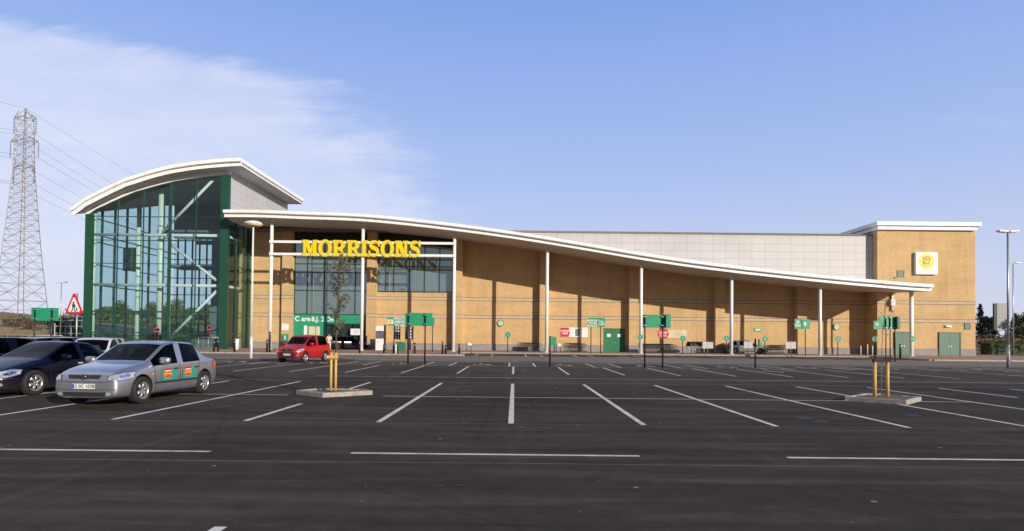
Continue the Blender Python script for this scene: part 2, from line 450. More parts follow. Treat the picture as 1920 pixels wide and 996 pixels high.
def grassmat(name, a, b, c, sc=0.08):
    m, nt, p, out = newmat(name)
    P = pos(nt)
    n = noise(nt, mapping(nt, P, (1, 1, 1)), sc, 8, 0.7); f = noise(nt, P, 1.4, 6, 0.7)
    cc = ramp(nt, n, [(0.3, a), (0.5, b), (0.72, c)]).outputs[0]
    cc = mixc(nt, 1.0, cc, ramp(nt, f, [(0.3, (0.6,)*3), (0.7, (1.4,)*3)]).outputs[0], 'MULTIPLY')
    nt.links.new(cc, p.inputs['Base Color']); p.inputs['Roughness'].default_value = 1.0
    return m
M['terrain'] = grassmat('dry_grass', (0.16, 0.13, 0.06), (0.24, 0.18, 0.09), (0.09, 0.10, 0.035))
M['bank'] = grassmat('bank_scrub', (0.20, 0.14, 0.07), (0.33, 0.25, 0.13), (0.08, 0.075, 0.035), 0.25)
def leafmat(name, a, b):
    m, nt, p, out = newmat(name)
    oi = N(nt, 'ShaderNodeTexCoord').outputs['Object']
    n = noise(nt, oi, 1.6, 4); f = noise(nt, oi, 9, 2)
    mixf = math_n(nt, 'ADD', math_n(nt, 'MULTIPLY', n, 0.6), math_n(nt, 'MULTIPLY', f, 0.4))
    c = ramp(nt, mixf, [(0.35, a), (0.65, b)]).outputs[0]
    nt.links.new(c, p.inputs['Base Color']); p.inputs['Roughness'].default_value = 0.7
    tr = N(nt, 'ShaderNodeBsdfTranslucent'); nt.links.new(c, tr.inputs[0])
    mx = N(nt, 'ShaderNodeMixShader'); mx.inputs[0].default_value = 0.3
    nt.links.new(p.outputs[0], mx.inputs[1]); nt.links.new(tr.outputs[0], mx.inputs[2]); nt.links.new(mx.outputs[0], out.inputs[0])
    return m
M['leaf'] = leafmat('tree_leaves', (0.06, 0.085, 0.015), (0.27, 0.29, 0.06))
M['leaf_dark'] = leafmat('conifer_leaves', (0.018, 0.035, 0.014), (0.05, 0.075, 0.025))
M['leaf_young'] = leafmat('sapling_leaves', (0.09, 0.10, 0.05), (0.24, 0.24, 0.14))
M['leaf_hedge'] = leafmat('hedge_leaves', (0.03, 0.055, 0.012), (0.09, 0.13, 0.03))
M['leaf_brown'] = leafmat('scrub_leaves', (0.06, 0.045, 0.03), (0.13, 0.09, 0.05))

# ------------------------------------------------------------------ text
def textmesh(s, size, depth=0.0, bold=0.0):
    cu = bpy.data.curves.new('lettering', 'FONT'); cu.body = s; cu.size = size; cu.extrude = depth; cu.offset = bold
    cu.align_x = 'CENTER'; cu.align_y = 'CENTER'; cu.resolution_u = 3
    ob = bpy.data.objects.new('lettering', cu); col.objects.link(ob)
    dg = bpy.context.evaluated_depsgraph_get()
    me = bpy.data.meshes.new_from_object(ob.evaluated_get(dg))
    bpy.data.objects.remove(ob); bpy.data.curves.remove(cu)
    return me
def text(s, size, c, mat, parent, name='lettering', face='front', world=False, rz=0, bold=0.0, sx=1.0):
    """lettering standing upright facing -Y (turned by rz about Z)"""
    me = textmesh(s, size, 0.0, bold); me.name = name
    off = rootloc(parent) if world else Vector((0, 0, 0))
    me.transform(Matrix.Translation(Vector(c)-off) @ Matrix.Rotation(rz, 4, 'Z') @ Matrix.Rotation(PI/2, 4, 'X') @ Matrix.Diagonal((sx, 1, 1, 1)))
    me.materials.clear(); me.materials.append(mat)
    o = bpy.data.objects.new(name, me); col.objects.link(o); o.parent = parent
    return o

def fasciamat():
    m, nt, p, out = newmat('white_fascia')
    P = pos(nt)
    s = N(nt, 'ShaderNodeSeparateXYZ'); nt.links.new(P, s.inputs[0])
    j = math_n(nt, 'FRACT', math_n(nt, 'DIVIDE', math_n(nt, 'ADD', s.outputs[0], s.outputs[1]), 3.1))
    jl = math_n(nt, 'LESS_THAN', j, 0.012)
    n = noise(nt, mapping(nt, P, (1.4, 1.4, 0.5)), 1.0, 6, 0.65)
    c = ramp(nt, n, [(0.25, (0.70, 0.69, 0.67)), (0.48, (0.84, 0.84, 0.84))]).outputs[0]
    c = mixc(nt, math_n(nt, 'MULTIPLY', jl, 0.6), c, (0.28, 0.28, 0.28))
    nt.links.new(c, p.inputs['Base Color']); p.inputs['Roughness'].default_value = 0.45
    return m
M['fascia'] = fasciamat()
# ------------------------------------------------------------------ world and sun
SUN_EL = 15.5
sd = Vector((-0.67, 0.742, 0)).normalized() * math.cos(R(SUN_EL)); sd.z = -math.sin(R(SUN_EL))
sun_d = bpy.data.lights.new('sun', 'SUN'); sun_d.energy = 5.0; sun_d.angle = R(0.5); sun_d.color = (1.0, 0.90, 0.76)
sun = bpy.data.objects.new('sun', sun_d); col.objects.link(sun)
sun.rotation_euler = sd.to_track_quat('-Z', 'Y').to_euler(); sun.location = (40, -40, 40)
w = bpy.data.worlds.new('World'); scene.world = w; w.use_nodes = True
nt = w.node_tree; nt.nodes.clear()
wo = N(nt, 'ShaderNodeOutputWorld'); bg = N(nt, 'ShaderNodeBackground')
sky = N(nt, 'ShaderNodeTexSky'); sky.sky_type = 'NISHITA'; sky.sun_disc = False
sky.sun_elevation = R(SUN_EL); sky.sun_rotation = math.atan2(-sd.x, -sd.y); sky.air_density = 1.0; sky.dust_density = 1.0; sky.ozone_density = 2.0
gen = N(nt, 'ShaderNodeTexCoord').outputs['Generated']
sep = N(nt, 'ShaderNodeSeparateXYZ'); nt.links.new(gen, sep.inputs[0])
el = sep.outputs[2]
grad = ramp(nt, el, [(0.0, (0.70, 0.74, 0.90)), (0.12, (0.62, 0.69, 0.94)), (0.26, (0.44, 0.58, 0.95)), (0.49, (0.25, 0.415, 0.89)), (0.57, (0.10, 0.20, 0.52)), (1.0, (0.015, 0.04, 0.16))]).outputs[0]
skyc = mixc(nt, 1.0, sky.outputs[0], (0.10, 0.10, 0.10), 'MULTIPLY')
base = mixc(nt, 0.86, skyc, grad)
# thin cirrus spreading from the upper left
ay = math_n(nt, 'MAXIMUM', math_n(nt, 'ABSOLUTE', sep.outputs[1]), 0.05)
u_ = math_n(nt, 'DIVIDE', sep.outputs[0], ay)
v_ = math_n(nt, 'DIVIDE', sep.outputs[2], ay)
cv = N(nt, 'ShaderNodeCombineXYZ'); nt.links.new(u_, cv.inputs[0]); nt.links.new(v_, cv.inputs[1])
edge = ramp(nt, v_, [(0.0, (0.80,)*3), (0.16, (0.92,)*3), (0.28, (0.85,)*3), (0.40, (0.74,)*3), (0.47, (0.45,)*3), (0.53, (0.15,)*3), (0.62, (0.0,)*3)]).outputs[0]
eb = math_n(nt, 'SUBTRACT', edge, 1.0)                       # boundary in u, -1..0
wisp = noise(nt, mapping(nt, cv.outputs[0], (2.2, 7.5, 1), (0, 0, R(-32))), 1.0, 8, 0.62, 0.5)
soft = noise(nt, mapping(nt, cv.outputs[0], (1.4, 2.6, 1), (0, 0, R(-25))), 1.0, 4, 0.5)
fil = noise(nt, mapping(nt, cv.outputs[0], (5, 26, 1), (0, 0, R(-36))), 1.0, 9, 0.7, 0.8)
dd = math_n(nt, 'SUBTRACT', eb, u_)
dd = math_n(nt, 'ADD', dd, math_n(nt, 'MULTIPLY', math_n(nt, 'SUBTRACT', fil, 0.5), 0.22))
dd = math_n(nt, 'ADD', dd, math_n(nt, 'MULTIPLY', math_n(nt, 'SUBTRACT', wisp, 0.5), 0.36))
msk = N(nt, 'ShaderNodeMapRange', interpolation_type='SMOOTHSTEP'); nt.links.new(dd, msk.inputs[0])
msk.inputs[1].default_value = -0.06; msk.inputs[2].default_value = 0.13
dens = math_n(nt, 'ADD', math_n(nt, 'MULTIPLY', ramp(nt, wisp, [(0.35, (0,)*3), (0.68, (1,)*3)]).outputs[0], 0.42), math_n(nt, 'MULTIPLY', math_n(nt, 'ADD', soft, fil), 0.50), clamp=True)
cm = math_n(nt, 'MULTIPLY', math_n(nt, 'MULTIPLY', msk.outputs[0], dens, clamp=True), 0.88)
stray = ramp(nt, noise(nt, mapping(nt, cv.outputs[0], (1.1, 9, 1), (0, 0, R(-8))), 1.0, 7, 0.6), [(0.58, (0,)*3), (0.85, (0.16,)*3)]).outputs[0]
cm = math_n(nt, 'MAXIMUM', cm, stray)
final = mixc(nt, cm, base, (0.80, 0.83, 0.98))
# haze at the horizon, dull ground colour below
hz = ramp(nt, el, [(0.0, (1,)*3), (0.14, (0,)*3)]).outputs[0]
final = mixc(nt, math_n(nt, 'MULTIPLY', hz, 0.45), final, (0.66, 0.70, 0.84))
# the half of the sky behind the viewer is dimmed to deepen shade on the brick wall
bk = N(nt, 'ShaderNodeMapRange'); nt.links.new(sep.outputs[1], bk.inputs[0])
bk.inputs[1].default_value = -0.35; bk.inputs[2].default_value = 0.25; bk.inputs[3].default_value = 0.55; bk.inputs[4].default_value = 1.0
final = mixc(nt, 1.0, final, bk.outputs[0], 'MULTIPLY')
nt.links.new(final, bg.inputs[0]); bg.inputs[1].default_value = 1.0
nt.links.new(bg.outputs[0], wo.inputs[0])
scene.view_settings.view_transform = 'Standard'; scene.view_settings.look = 'None'; scene.view_settings.exposure = 0

# ------------------------------------------------------------------ ground
def sheet(name, mat, pts, z):
    m = MB(); m.quad(*[(x, y, z) for x, y in pts])
    o = m.build(name, mat); tag(o, kind='structure'); return o
sheet('ground', M['terrain'], [(-2500, -2500), (2500, -2500), (2500, 2500), (-2500, 2500)], -0.02)
KERB_Y = 53.5
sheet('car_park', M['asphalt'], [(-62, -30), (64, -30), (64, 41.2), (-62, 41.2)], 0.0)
sheet('road', M['road'], [(-62, 41.2), (110, 41.2), (110, KERB_Y), (-62, KERB_Y)], 0.0)
BX0, BX1, BY = -5.2, 36.5, 62.7
sheet('layby', M['asphalt'], [(BX0+.1, KERB_Y), (BX1-.1, KERB_Y), (BX1-.1, BY), (BX0+.1, BY)], 0.0)
pv = [(-62, KERB_Y+.15), (BX0-.15, KERB_Y+.15), (BX0-.15, BY+.15), (BX1+.15, BY+.15), (BX1+.15, KERB_Y+.15), (110, KERB_Y+.15), (110, 71.6), (-62, 71.6)]
o = MB().prism([(a, b, -.02) for a, b in pv], (0, 0, .14)).build('pavement', M['paving']); tag(o, kind='structure')
m = MB()
x = -62
while x < 110:
    yk = BY if BX0 < x < BX1 else KERB_Y
    m.box(x, x+0.905, yk, yk+0.145, -0.02, 0.125); x += 0.915
for xk in (BX0-.15, BX1):
    y = KERB_Y+.15
    while y < BY-.9: m.box(xk, xk+.145, y, y+.905, -.02, .125); y += .915
o = m.build('kerb', M['concrete']); tag(o, kind='structure')
LZ = 0.004
m = MB()
def ln(x0, y0, x1, y1, w=0.1):
    d = Vector((x1-x0, y1-y0, 0)); n = Vector((-d.y, d.x, 0)).normalized()*w/2
    m.quad((x0-n.x, y0-n.y, LZ), (x1-n.x, y1-n.y, LZ), (x1+n.x, y1+n.y, LZ), (x0+n.x, y0+n.y, LZ))
# dashed aisle line
for x0 in (-14.2, -8.2, -2.25, 3.8, 9.8, 15.8): ln(x0, 8.48, x0+4.0, 8.48, 0.09)
ln(-2.46, 1.0, -2.46, 5.17, 0.11)
for k in range(-5, 14):
    X = 2.51*k - 0.05
    if k == -2: ln(X, 11.55, X, 14.55, 0.11); ln(X, 18.3, X, 21.6, 0.11)
    elif k == 6: ln(X, 11.55, X, 14.9, 0.11); ln(X, 18.2, X, 21.6, 0.11)
    else: ln(X, 11.55, X, 21.6, 0.11)
m.build('bay_markings', M['line']) if False else None
LZ2 = 0.008
def ln2(x0, y0, x1, y1, w=0.1):
    global LZ
    t = LZ; LZ = LZ2; ln(x0, y0, x1, y1, w); LZ = t
for a, b in ((-13.5, -6.15), (-3.55, 12.45), (16.0, 34)): ln2(a, 16.6, b, 16.6, 0.075)
ln2(-8.0, 24.7, 34, 24.7, 0.09)
for k in range(-12, 22):
    X = 2.51*k - 0.05
    if k not in (9,): ln(X, 27.4, X, 34.3 if k > -5 else 38.5, 0.10)
ln2(-10.5, 39.7, 42, 39.7, 0.14)
ln2(-8.5, 34.5, 16, 34.5, 0.07)
for i in range(-4, 11):
    X = i*4.9 + 1.2
    ln(X, 34.7, X, 39.5, 0.11); ln(X+3.4, 34.7, X+3.4, 39.5, 0.11)
    # wheelchair bay emblem and hatching
    cx, cy = X+1.7, 37.0
    ring = [(cx+0.42*math.cos(t), cy-0.3+0.62*math.sin(t)) for t in [PI*0.9+i2*PI*1.3/8 for i2 in range(9)]]
    for a, b in zip(ring, ring[1:]): ln(a[0], a[1], b[0], b[1], 0.10)
    ln(cx-0.1, cy+1.1, cx-0.05, cy+0.1, 0.13); ln(cx-0.05, cy+0.1, cx+0.45, cy+0.05, 0.12); ln(cx+0.45, cy, cx+0.6, cy-0.7, 0.12)
    for q in range(4): ln(X+3.5, 35.0+q*1.15, X+4.8, 35.6+q*1.15, 0.08)
for i in range(-2, 10):
    X = i*4.55 - 3.5
    ln(X, 54.0, X, 59.3, 0.13); ln(X+1.45, 54.0, X+1.45, 59.3, 0.13)
ln2(-5, 53.45, 60, 53.45, 0.16)
ln2(-34, 44.6, -12.5, 43.6, 0.12); ln2(-30, 52.0, -14, 50.2, 0.12)
# marks at the far right
for a, b, c, d in ((1430, 695, 1470, 699), (1560, 690, 1640, 694), (1750, 688, 1838, 691), (1870, 703, 1960, 705), (1700, 676, 1745, 673)):
    p, q = gnd(a, b), gnd(c, d); ln(p.x, p.y, q.x, q.y, 0.12)
o = m.build('bay_markings', M['line']); tag(o, kind='structure')
# darker and paler tarmac joints
m = MB(); LZ = 0.002
for y, w in ((11.2, 0.03), (21.9, 0.10), (25.6, 0.04), (44.0, 0.08), (7.6, 0.02)): ln(-60, y, 60, y+0.6, w)
o = m.build('tarmac_joint', M['road']); tag(o, kind='structure')
# oil drips and rubber marks
m = MB(); rs = random.Random(21)
def blot(x, y, rx, ry, z):
    n = 14; vs = [(x+rx*math.cos(2*PI*i/n)*rs.uniform(.7, 1.15), y+ry*math.sin(2*PI*i/n)*rs.uniform(.7, 1.15), z) for i in range(n)]
    m.quad(*vs)
for u, v in ((830, 840), (851, 844), (720, 862.5), (822, 911), (862, 910), (1297, 893), (420, 975), (990, 714), (890, 690), (1265, 872)):
    p = gnd(u, v); blot(p.x, p.y, rs.uniform(.04, .09), rs.uniform(.03, .07), .003)
for _ in range(34):
    k = rs.randint(-5, 12); blot(2.51*k+1.2+rs.uniform(-.25, .25), rs.choice((13.2, 19.4, 30.5))+rs.uniform(-.9, .9), rs.uniform(.06, .28), rs.uniform(.06, .3), .003)
o = m.build('oil_stains', simple('oil_stain', (0.022, 0.020, 0.019), 0.6, var=.3)); tag(o, kind='structure')
# left part: pale concrete apron next to the entrance
sheet('apron', M['road'], [(-60, 44.8), (-13, 44.2), (-14.5, 52.9), (-60, 52.9)], 0.002)
# bank and far land
def rows(name, mat, y0, y1, x0, x1, hfun, n=60, mrow=10):
    mm = MB(); grid = []
    for j in range(mrow+1):
        y = y0+(y1-y0)*j/mrow; row = []
        for i in range(n+1):
            x = x0+(x1-x0)*i/n
            row.append(mm.bm.verts.new((x, y, hfun(x, y, j/mrow, i/n))))
        grid.append(row)
    for j in range(mrow):
        for i in range(n):
            f = mm.bm.faces.new((grid[j][i], grid[j][i+1], grid[j+1][i+1], grid[j+1][i])); f.smooth = True
    o = mm.build(name, mat); tag(o, kind='structure'); return o
from mathutils import noise as mn
rows('embankment', M['bank'], 78, 135, -260, -46, lambda x, y, t, s: -0.05+(5.0*math.sin(min(1, t*1.5)*PI/2))*(1-math.exp(-((x+46)/14)**2))*(0.75+0.35*mn.noise((x*0.06, y*0.05, 0)))*1.0)
rows('far_hill', M['terrain'], 420, 900, -900, -250, lambda x, y, t, s: -0.1+34*math.sin(t*PI)*math.sin(min(1, s*1.3)*PI)**1.0*(0.8+0.3*mn.noise((x*0.01, y*0.01, 0))))
# ------------------------------------------------------------------ supermarket
YC, YW, YF, YB, YT = 65.0, 71.5, 66.0, 82.5, 69.3       # columns, brick wall, atrium front/back, right block front
PZ = 0.12                                              # pavement level
def interp(pts, x):
    if x <= pts[0][0]: return pts[0][1]
    for (a, za), (b, zb) in zip(pts, pts[1:]):
        if x <= b:
            t = (x-a)/(b-a); return za+(zb-za)*t
    return pts[-1][1]
def smooth_curve(pix, Y):
    return [(p.x, p.z) for p in (at(u, v, Y) for u, v in pix)]
def catmull(pts, n=6):
    out = []
    for i in range(len(pts)-1):
        p0 = pts[max(0, i-1)]; p1 = pts[i]; p2 = pts[i+1]; p3 = pts[min(len(pts)-1, i+2)]
        for k in range(n):
            t = k/n
            f = lambda a, b, c, d: 0.5*((2*b)+(-a+c)*t+(2*a-5*b+4*c-d)*t*t+(-a+3*b-3*c+d)*t**3)
            out.append((p1[0]+(p2[0]-p1[0])*t, f(p0[1], p1[1], p2[1], p3[1])))
    out.append(pts[-1]); return out

shop = thing('supermarket', 'tan brick supermarket with sweeping white canopy, glazed entrance hall and grey cladding', 'supermarket', (0, YW, 0))
YCF = 63.2
can = catmull(smooth_curve([(418, 393), (480, 393.5), (560, 396.5), (679, 401), (789, 411.5), (900, 425), (1000, 439.5), (1100, 456), (1200, 473), (1300, 488), (1400, 500.5), (1520, 513.5), (1644, 525), (1751, 533)], YCF))
XL = at(157, 640, YF).x; XR = at(426, 640, YF).x
XT0, XT1 = at(1645, 640, YT).x, at(1829, 640, YT).x
canz = lambda x: interp(can, x)
# brick wall under the canopy
xs = [XR+0.02]+[x for x, z in can if XR+0.3 < x < XT0-0.3]+[XT0-0.01]
W1 = (at(550, 600, YW).x, at(688, 600, YW).x)
W2 = (at(708, 500, YW).x, at(849, 500, YW).x)
W2z = at(780, 549, YW).z
D1 = (at(1131, 640, YW).x, at(1172, 640, YW).x, PZ+2.75)
def brick_seg(mb, x0, x1, z0, z1=None, y0=YW, y1=YW+0.5):
    """wall piece; z1 None = up to the canopy curve"""
    xx = [x0]+[x for x in xs if x0 < x < x1]+[x1]
    top = [(x, (canz(x)-0.15) if z1 is None else z1) for x in xx]
    pts = [(x0, y0, z0), (x1, y0, z0)]+[(x, y0, z) for x, z in reversed(top)]
    mb.prism(pts, (0, y1-y0, 0))
for args in ((XR+0.02, W1[0], PZ-0.1), (W1[1], W2[0], PZ-0.1), (W2[0]+0.001, W2[1], PZ-0.1, W2z), (W2[1]+0.002, D1[0], PZ-0.1), (D1[0]+0.001, D1[1], D1[2]), (D1[1]+0.002, XT0-0.01, PZ-0.1)):
    m = MB(); brick_seg(m, *args); m.build('brick_wall', M['brick'], shop, True)
# pilasters
PIL = [(at(a, 600, YW).x, at(b, 600, YW).x, p) for a, b, p in ((530, 549, 0.45), (690, 707.5, 0.9), (850, 867, 0.9), (1011, 1028, 0.9), (1177, 1194, 0.9), (1337, 1354, 0.9), (1489, 1506, 0.9))]
PILX = []
for a, b, p in PIL:
    mm = MB(); z = canz((a+b)/2)-0.35
    mm.box(a, b, YW-p, YW-0.003, PZ+0.78, z)
    mm.build('pilaster', M['brick'], shop, True)
    mm = MB(); mm.box(a-0.01, b+0.01, YW-p-0.02, YW-0.003, PZ, PZ+0.775); mm.build('pilaster_base', M['plinth'], shop, True)
    PILX.append((a, b))
# stone bands and plinth, broken at openings
def gaps(x0, x1, holes):
    out = []; c = x0
    for a, b in sorted(holes):
        if a > c: out.append((c, a))
        c = max(c, b)
    if c < x1: out.append((c, x1))
    return out
hp = [(a-0.002, b+0.002) for a, b in PILX]
mb1 = MB(); mb2 = MB(); mb3 = MB()
for zc in (6.13, 4.06):
    for a, b in gaps(XR+0.05, XT0-0.05, hp+[W1]+([D1[:2]] if False else [])):
        MB().box(a, b, YW-0.012, YW, zc-0.15, zc+0.15).build('stone_band', M['band'], shop, True)
        for q in (zc+0.152, zc-0.21): MB().box(a, b, YW-0.03, YW, q, q+0.058).build('string_course', M['bandline'], shop, True)
    for a, b, p in PIL:
        MB().box(a-0.012, b+0.012, YW-p-0.012, YW-0.004, zc-0.15, zc+0.15).build('stone_band', M['band'], shop, True)
        for q in (zc+0.152, zc-0.21): MB().box(a-0.02, b+0.02, YW-p-0.03, YW-0.004, q, q+0.058).build('string_course', M['bandline'], shop, True)
for a, b in gaps(XR+0.05, XT0-0.05, hp+[W1, D1[:2]]):
    MB().box(a, b, YW-0.05, YW-0.002, PZ-0.05, PZ+0.775).build('plinth', M['plinth'], shop, True)
# grey cladding above the canopy
YP_ = 70.2
CLZ = at(1644, 443, YP_).z
m = MB(); xx = [XR+0.5]+[x for x in xs if XR+0.6 < x < XT0-0.1]+[XT0-0.02]
xx = [x for x in xx if canz(x) < CLZ-0.02]
m.prism([(x, YP_, CLZ) for x in (xx[-1], xx[0])]+[(x, YP_, canz(x)-0.05) for x in xx], (0, 0.3, 0)); m.build('cladding', M['panel'], shop, True)
m = MB(); m.box(XR+0.45, XT0-0.02, YP_-0.1, 95, CLZ+0.002, CLZ+0.22); m.build('parapet', M['bandline'], shop, True)
m = MB(); m.box(XR+0.6, XT1-1, 74, 120, 0.0, CLZ-0.01); m.build('rear_hall', M['panel'], shop, True)
# canopy: fascia in two steps, soffit, roof skin
def canopy(y0=YCF, y1=YW-0.02):
    m = MB()
    T = [(x, y0, z) for x, z in can]; B = [(x, y0, z-0.34) for x, z in can]
    m.strip(B, T, smooth=True)
    T2 = [(x, y0+0.30, z-0.345) for x, z in can]; B2 = [(x, y0+0.30, z-0.72) for x, z in can]
    m.strip(B, T2); m.strip(B2, T2, smooth=True)
    # right end
    x, z = can[-1]
    m.quad((x, y0, z-0.34), (x, y1-2, z-0.34), (x, y1-2, z), (x, y0, z))
    x, z = can[0]
    m.quad((x, y0, z-0.34), (x, y1, z-0.34), (x, y1, z), (x, y0, z)); m.quad((x, y0+.3, z-0.72), (x, y1, z-0.72), (x, y1, z-0.345), (x, y0+.3, z-0.345))
    m.build('canopy_fascia', M['fascia'], shop, True)
    m = MB()
    top = [(x, z) for x, z in can]
    m.strip([(x, y0+0.002, z-0.003) for x, z in top], [(x, YP_-0.01 if x < XT0-0.2 else YT-0.02, z+0.1) for x, z in top], smooth=True)
    m.build('canopy_roof', M['white'], shop, True)
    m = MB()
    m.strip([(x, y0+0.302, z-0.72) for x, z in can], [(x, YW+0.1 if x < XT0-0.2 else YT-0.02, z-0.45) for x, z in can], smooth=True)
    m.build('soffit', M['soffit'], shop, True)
    # thin joint where the two fascia boards meet
canopy()
m = MB(); m.strip([(x, YCF-0.004, z-0.325) for x, z in can], [(x, YCF-0.004, z-0.285) for x, z in can])
m.build('fascia_joint', M['lav_grey'], shop, True)
# columns
COLX = [at(u, 560, YC).x for u in (507.5, 679, 851, 1025.5, 1202, 1371.5, 1537.5, 1708.5)]
for i, x in enumerate(COLX):
    m = MB(); m.tube((x, YC, PZ), (x, YC, canz(x)-0.6), 0.175, n=20); m.tube((x, YC, PZ), (x, YC, PZ+0.03), 0.32, n=20)
    m.tube((x, YC, canz(x)-0.85), (x, YC, canz(x)-0.6), 0.24, n=20)
    m.build('column', M['white'], shop, True)
x = COLX[-1]+0.42
m = MB(); m.tube((x, YC+0.4, PZ), (x, YC+0.4, canz(x)-0.6), 0.09, n=12); m.build('rainwater_pipe', M['white'], shop, True)
# shop windows
def window(name, x0, x1, z0, ztop, vx, hz, y=YW+0.12, frame=0.10):
    """glazed opening; ztop is a function of x"""
    n = 14
    xx = [x0+(x1-x0)*i/n for i in range(n+1)]
    m = MB(); pts = [(x0, y, z0), (x1, y, z0)]+[(x, y, ztop(x)) for x in reversed(xx)]
    m.prism(pts, (0, 0.02, 0))
    pane = m.build('window', M['window'], shop, True)
    m = MB()
    for x in [x0+frame/2, x1-frame/2]+list(vx):
        m.box(x-frame/2, x+frame/2, y-0.10, y-0.002, z0, ztop(x))
    for z in hz:
        m.box(x0+0.003, x1-0.003, y-0.085, y-0.004, z-frame/2, z+frame/2)
    m.build('window_frame', M['green_frame'], pane, True)
    return pane
px = lambda u, Y=YW: at(u, 600, Y).x
pz = lambda v, u=700, Y=YW: at(u, v, Y).z
ctop = lambda x: canz(x)-0.5
vx1 = [px(u) for u in (575, 606.5, 634, 665)]
window('window', W1[0], W1[1], PZ+4.0, ctop, vx1, [pz(v, 620) for v in (436, 495, 511, 545)]+[PZ+4.05])
vx2 = [px(u) for u in (722, 737, 766, 795, 823)]
window('window', W2[0], W2[1], W2z, ctop, vx2, [pz(v, 780) for v in (500, 547)]+[pz(450, 780)])
# dark blind box at the head of both windows
m = MB()
for a, b in (W1, W2):
    xx = [a+0.05+(b-a-0.1)*i/8 for i in range(9)]
    m.strip([(x, YW+0.02, ctop(x)-1.35 if a == W1[0] else ctop(x)-1.0) for x in xx], [(x, YW+0.02, ctop(x)) for x in xx])
m.build('window_head', M['dark_in'], shop, True)
# cafe front below the first window
zc = PZ+4.0
fx = W1[0]; fx2 = px(611)
m = MB(); m.box(fx, fx2, YW+0.04, YW+0.10, PZ, zc-0.01); m.box(fx2, W1[1], YW+0.04, YW+0.10, zc-1.0, zc-0.01)
front = m.build('cafe_front', M['sign_green'], shop, True)
m = MB(); m.box(fx2+0.01, W1[1]-0.01, YW+0.5, YW+0.55, PZ, zc-1.0); m.build('entrance_recess', M['dark_in'], front, True)
m = MB()
for x in (fx2+0.1, px(640), px(665), W1[1]-0.1): m.box(x-0.05, x+0.05, YW+0.15, YW+0.22, PZ, zc-1.01)
m.box(fx2+0.02, W1[1]-0.02, YW+0.13, YW+0.23, zc-1.15, zc-1.02)
m.build('door_frame', M['green_frame'], front, True)
m = MB(); m.box(fx2+0.1, W1[1]-0.1, YW+0.18, YW+0.20, PZ, zc-1.1); m.build('glass_door', M['atrium_glass'], front, True)
m = MB(); m.box(px(579), px(591.5), YW+0.01, YW+0.035, PZ+1.0, PZ+2.6); m.box(px(593), px(600), YW+0.01, YW+0.035, PZ+1.0, PZ+2.6); m.build('poster', M['cream'], front, True)
m = MB(); m.box(px(570), px(576), YW+0.01, YW+0.035, PZ+1.0, PZ+2.7); m.box(px(657.5), px(675), YW+0.01, YW+0.13, PZ+1.65, PZ+2.4); m.build('notice', M['sign_white'], front, True)
text('C are', 0.80, (px(567), YW+0.03, zc-0.52), M['sign_white'], front, world=True, bold=0.025)
text('8.J. 2.DK', 0.78, (px(606), YW+0.03, zc-0.55), M['sign_white'], front, world=True, bold=0.02)
text('LLEAF\nIEEBO', 0.22, (px(667), YW+0.005, PZ+2.05), M['lav_grey'], front, world=True)
# green double service door
def double_door(x0, x1, z1, y, m1, m2, signs=True):
    xm = (x0+x1)/2
    fr = MB(); fr.box(x0-0.06, x0, y-0.06, y+0.1, PZ, z1+0.06); fr.box(x1, x1+0.06, y-0.06, y+0.1, PZ, z1+0.06); fr.box(x0, x1, y-0.06, y+0.1, z1, z1+0.06)
    frm = fr.build('door_frame', m1, shop, True)
    for a, b, mt in ((x0+0.01, xm-0.01, m1), (xm+0.01, x1-0.01, m2)):
        d = MB().box(a, b, y, y+0.06, PZ+0.02, z1-0.005).build('door', mt, shop, True)
        hx = b-0.12 if a < xm-0.1 and b <= xm else a+0.12
        MB().box(hx-0.05, hx+0.05, y-0.06, y-0.001, PZ+1.0, PZ+1.14).build('handle', M['steel'], d, True)
        if signs: MB().box((a+b)/2-0.22, (a+b)/2+0.22, y-0.02, y-0.001, PZ+1.75, PZ+2.1).build('notice', M['sign_white'], d, True)
double_door(D1[0]+0.06, D1[1]-0.06, D1[2]-0.08, YW+0.10, M['door_green2'], M['door_green2'])
# ---- right brick block
ZT = at(1645, 431, YT).z
XTB = XT1
m = MB(); m.box(XT0, XT1, YT, YT+13, PZ-0.1, ZT); m.build('brick_wall', M['brick'], shop, True)
m = MB(); m.box(XT0-0.03, XT1+0.03, YT-0.05, YT+13.03, PZ-0.08, PZ+0.775); m.build('plinth', M['plinth'], shop, True)
for zc_ in (6.13, 4.06):
    m = MB(); m.box(XT0-0.012, XT1+0.012, YT-0.012, YT+13.01, zc_-0.15, zc_+0.15)
    m.build('stone_band', M['band'], shop, True)
    for q in (zc_+0.152, zc_-0.21): MB().box(XT0-0.03, XT1+0.03, YT-0.03, YT+13.02, q, q+0.058).build('string_course', M['bandline'], shop, True)
yr = YT-0.7
m = MB(); zr0 = at(1645, 415, yr).z
xa, xb = at(1645, 420, yr).x, at(1841, 420, yr).x
m.box(xa, xb, yr, YT+18, zr0-0.42, zr0); m.box(xa+0.25, xb-0.3, yr+0.3, YT+17.7, zr0-0.85, zr0-0.422)
m.build('flat_roof', M['fascia'], shop, True)
m = MB(); m.box(XT0+0.05, XT1-0.05, YT+0.05, YT+12.9, ZT, zr0-0.855); m.build('eaves_wall', M['bandline'], shop, True)
for u0, u1, v0, v1 in ((1760.5, 1799, 619.5, 664), (1677, 1706, 618, 664)):
    double_door(px(u0, YT), px(u1, YT), PZ+2.62, YT-0.055-0.03, M['door_green'], M['door_green'], False)
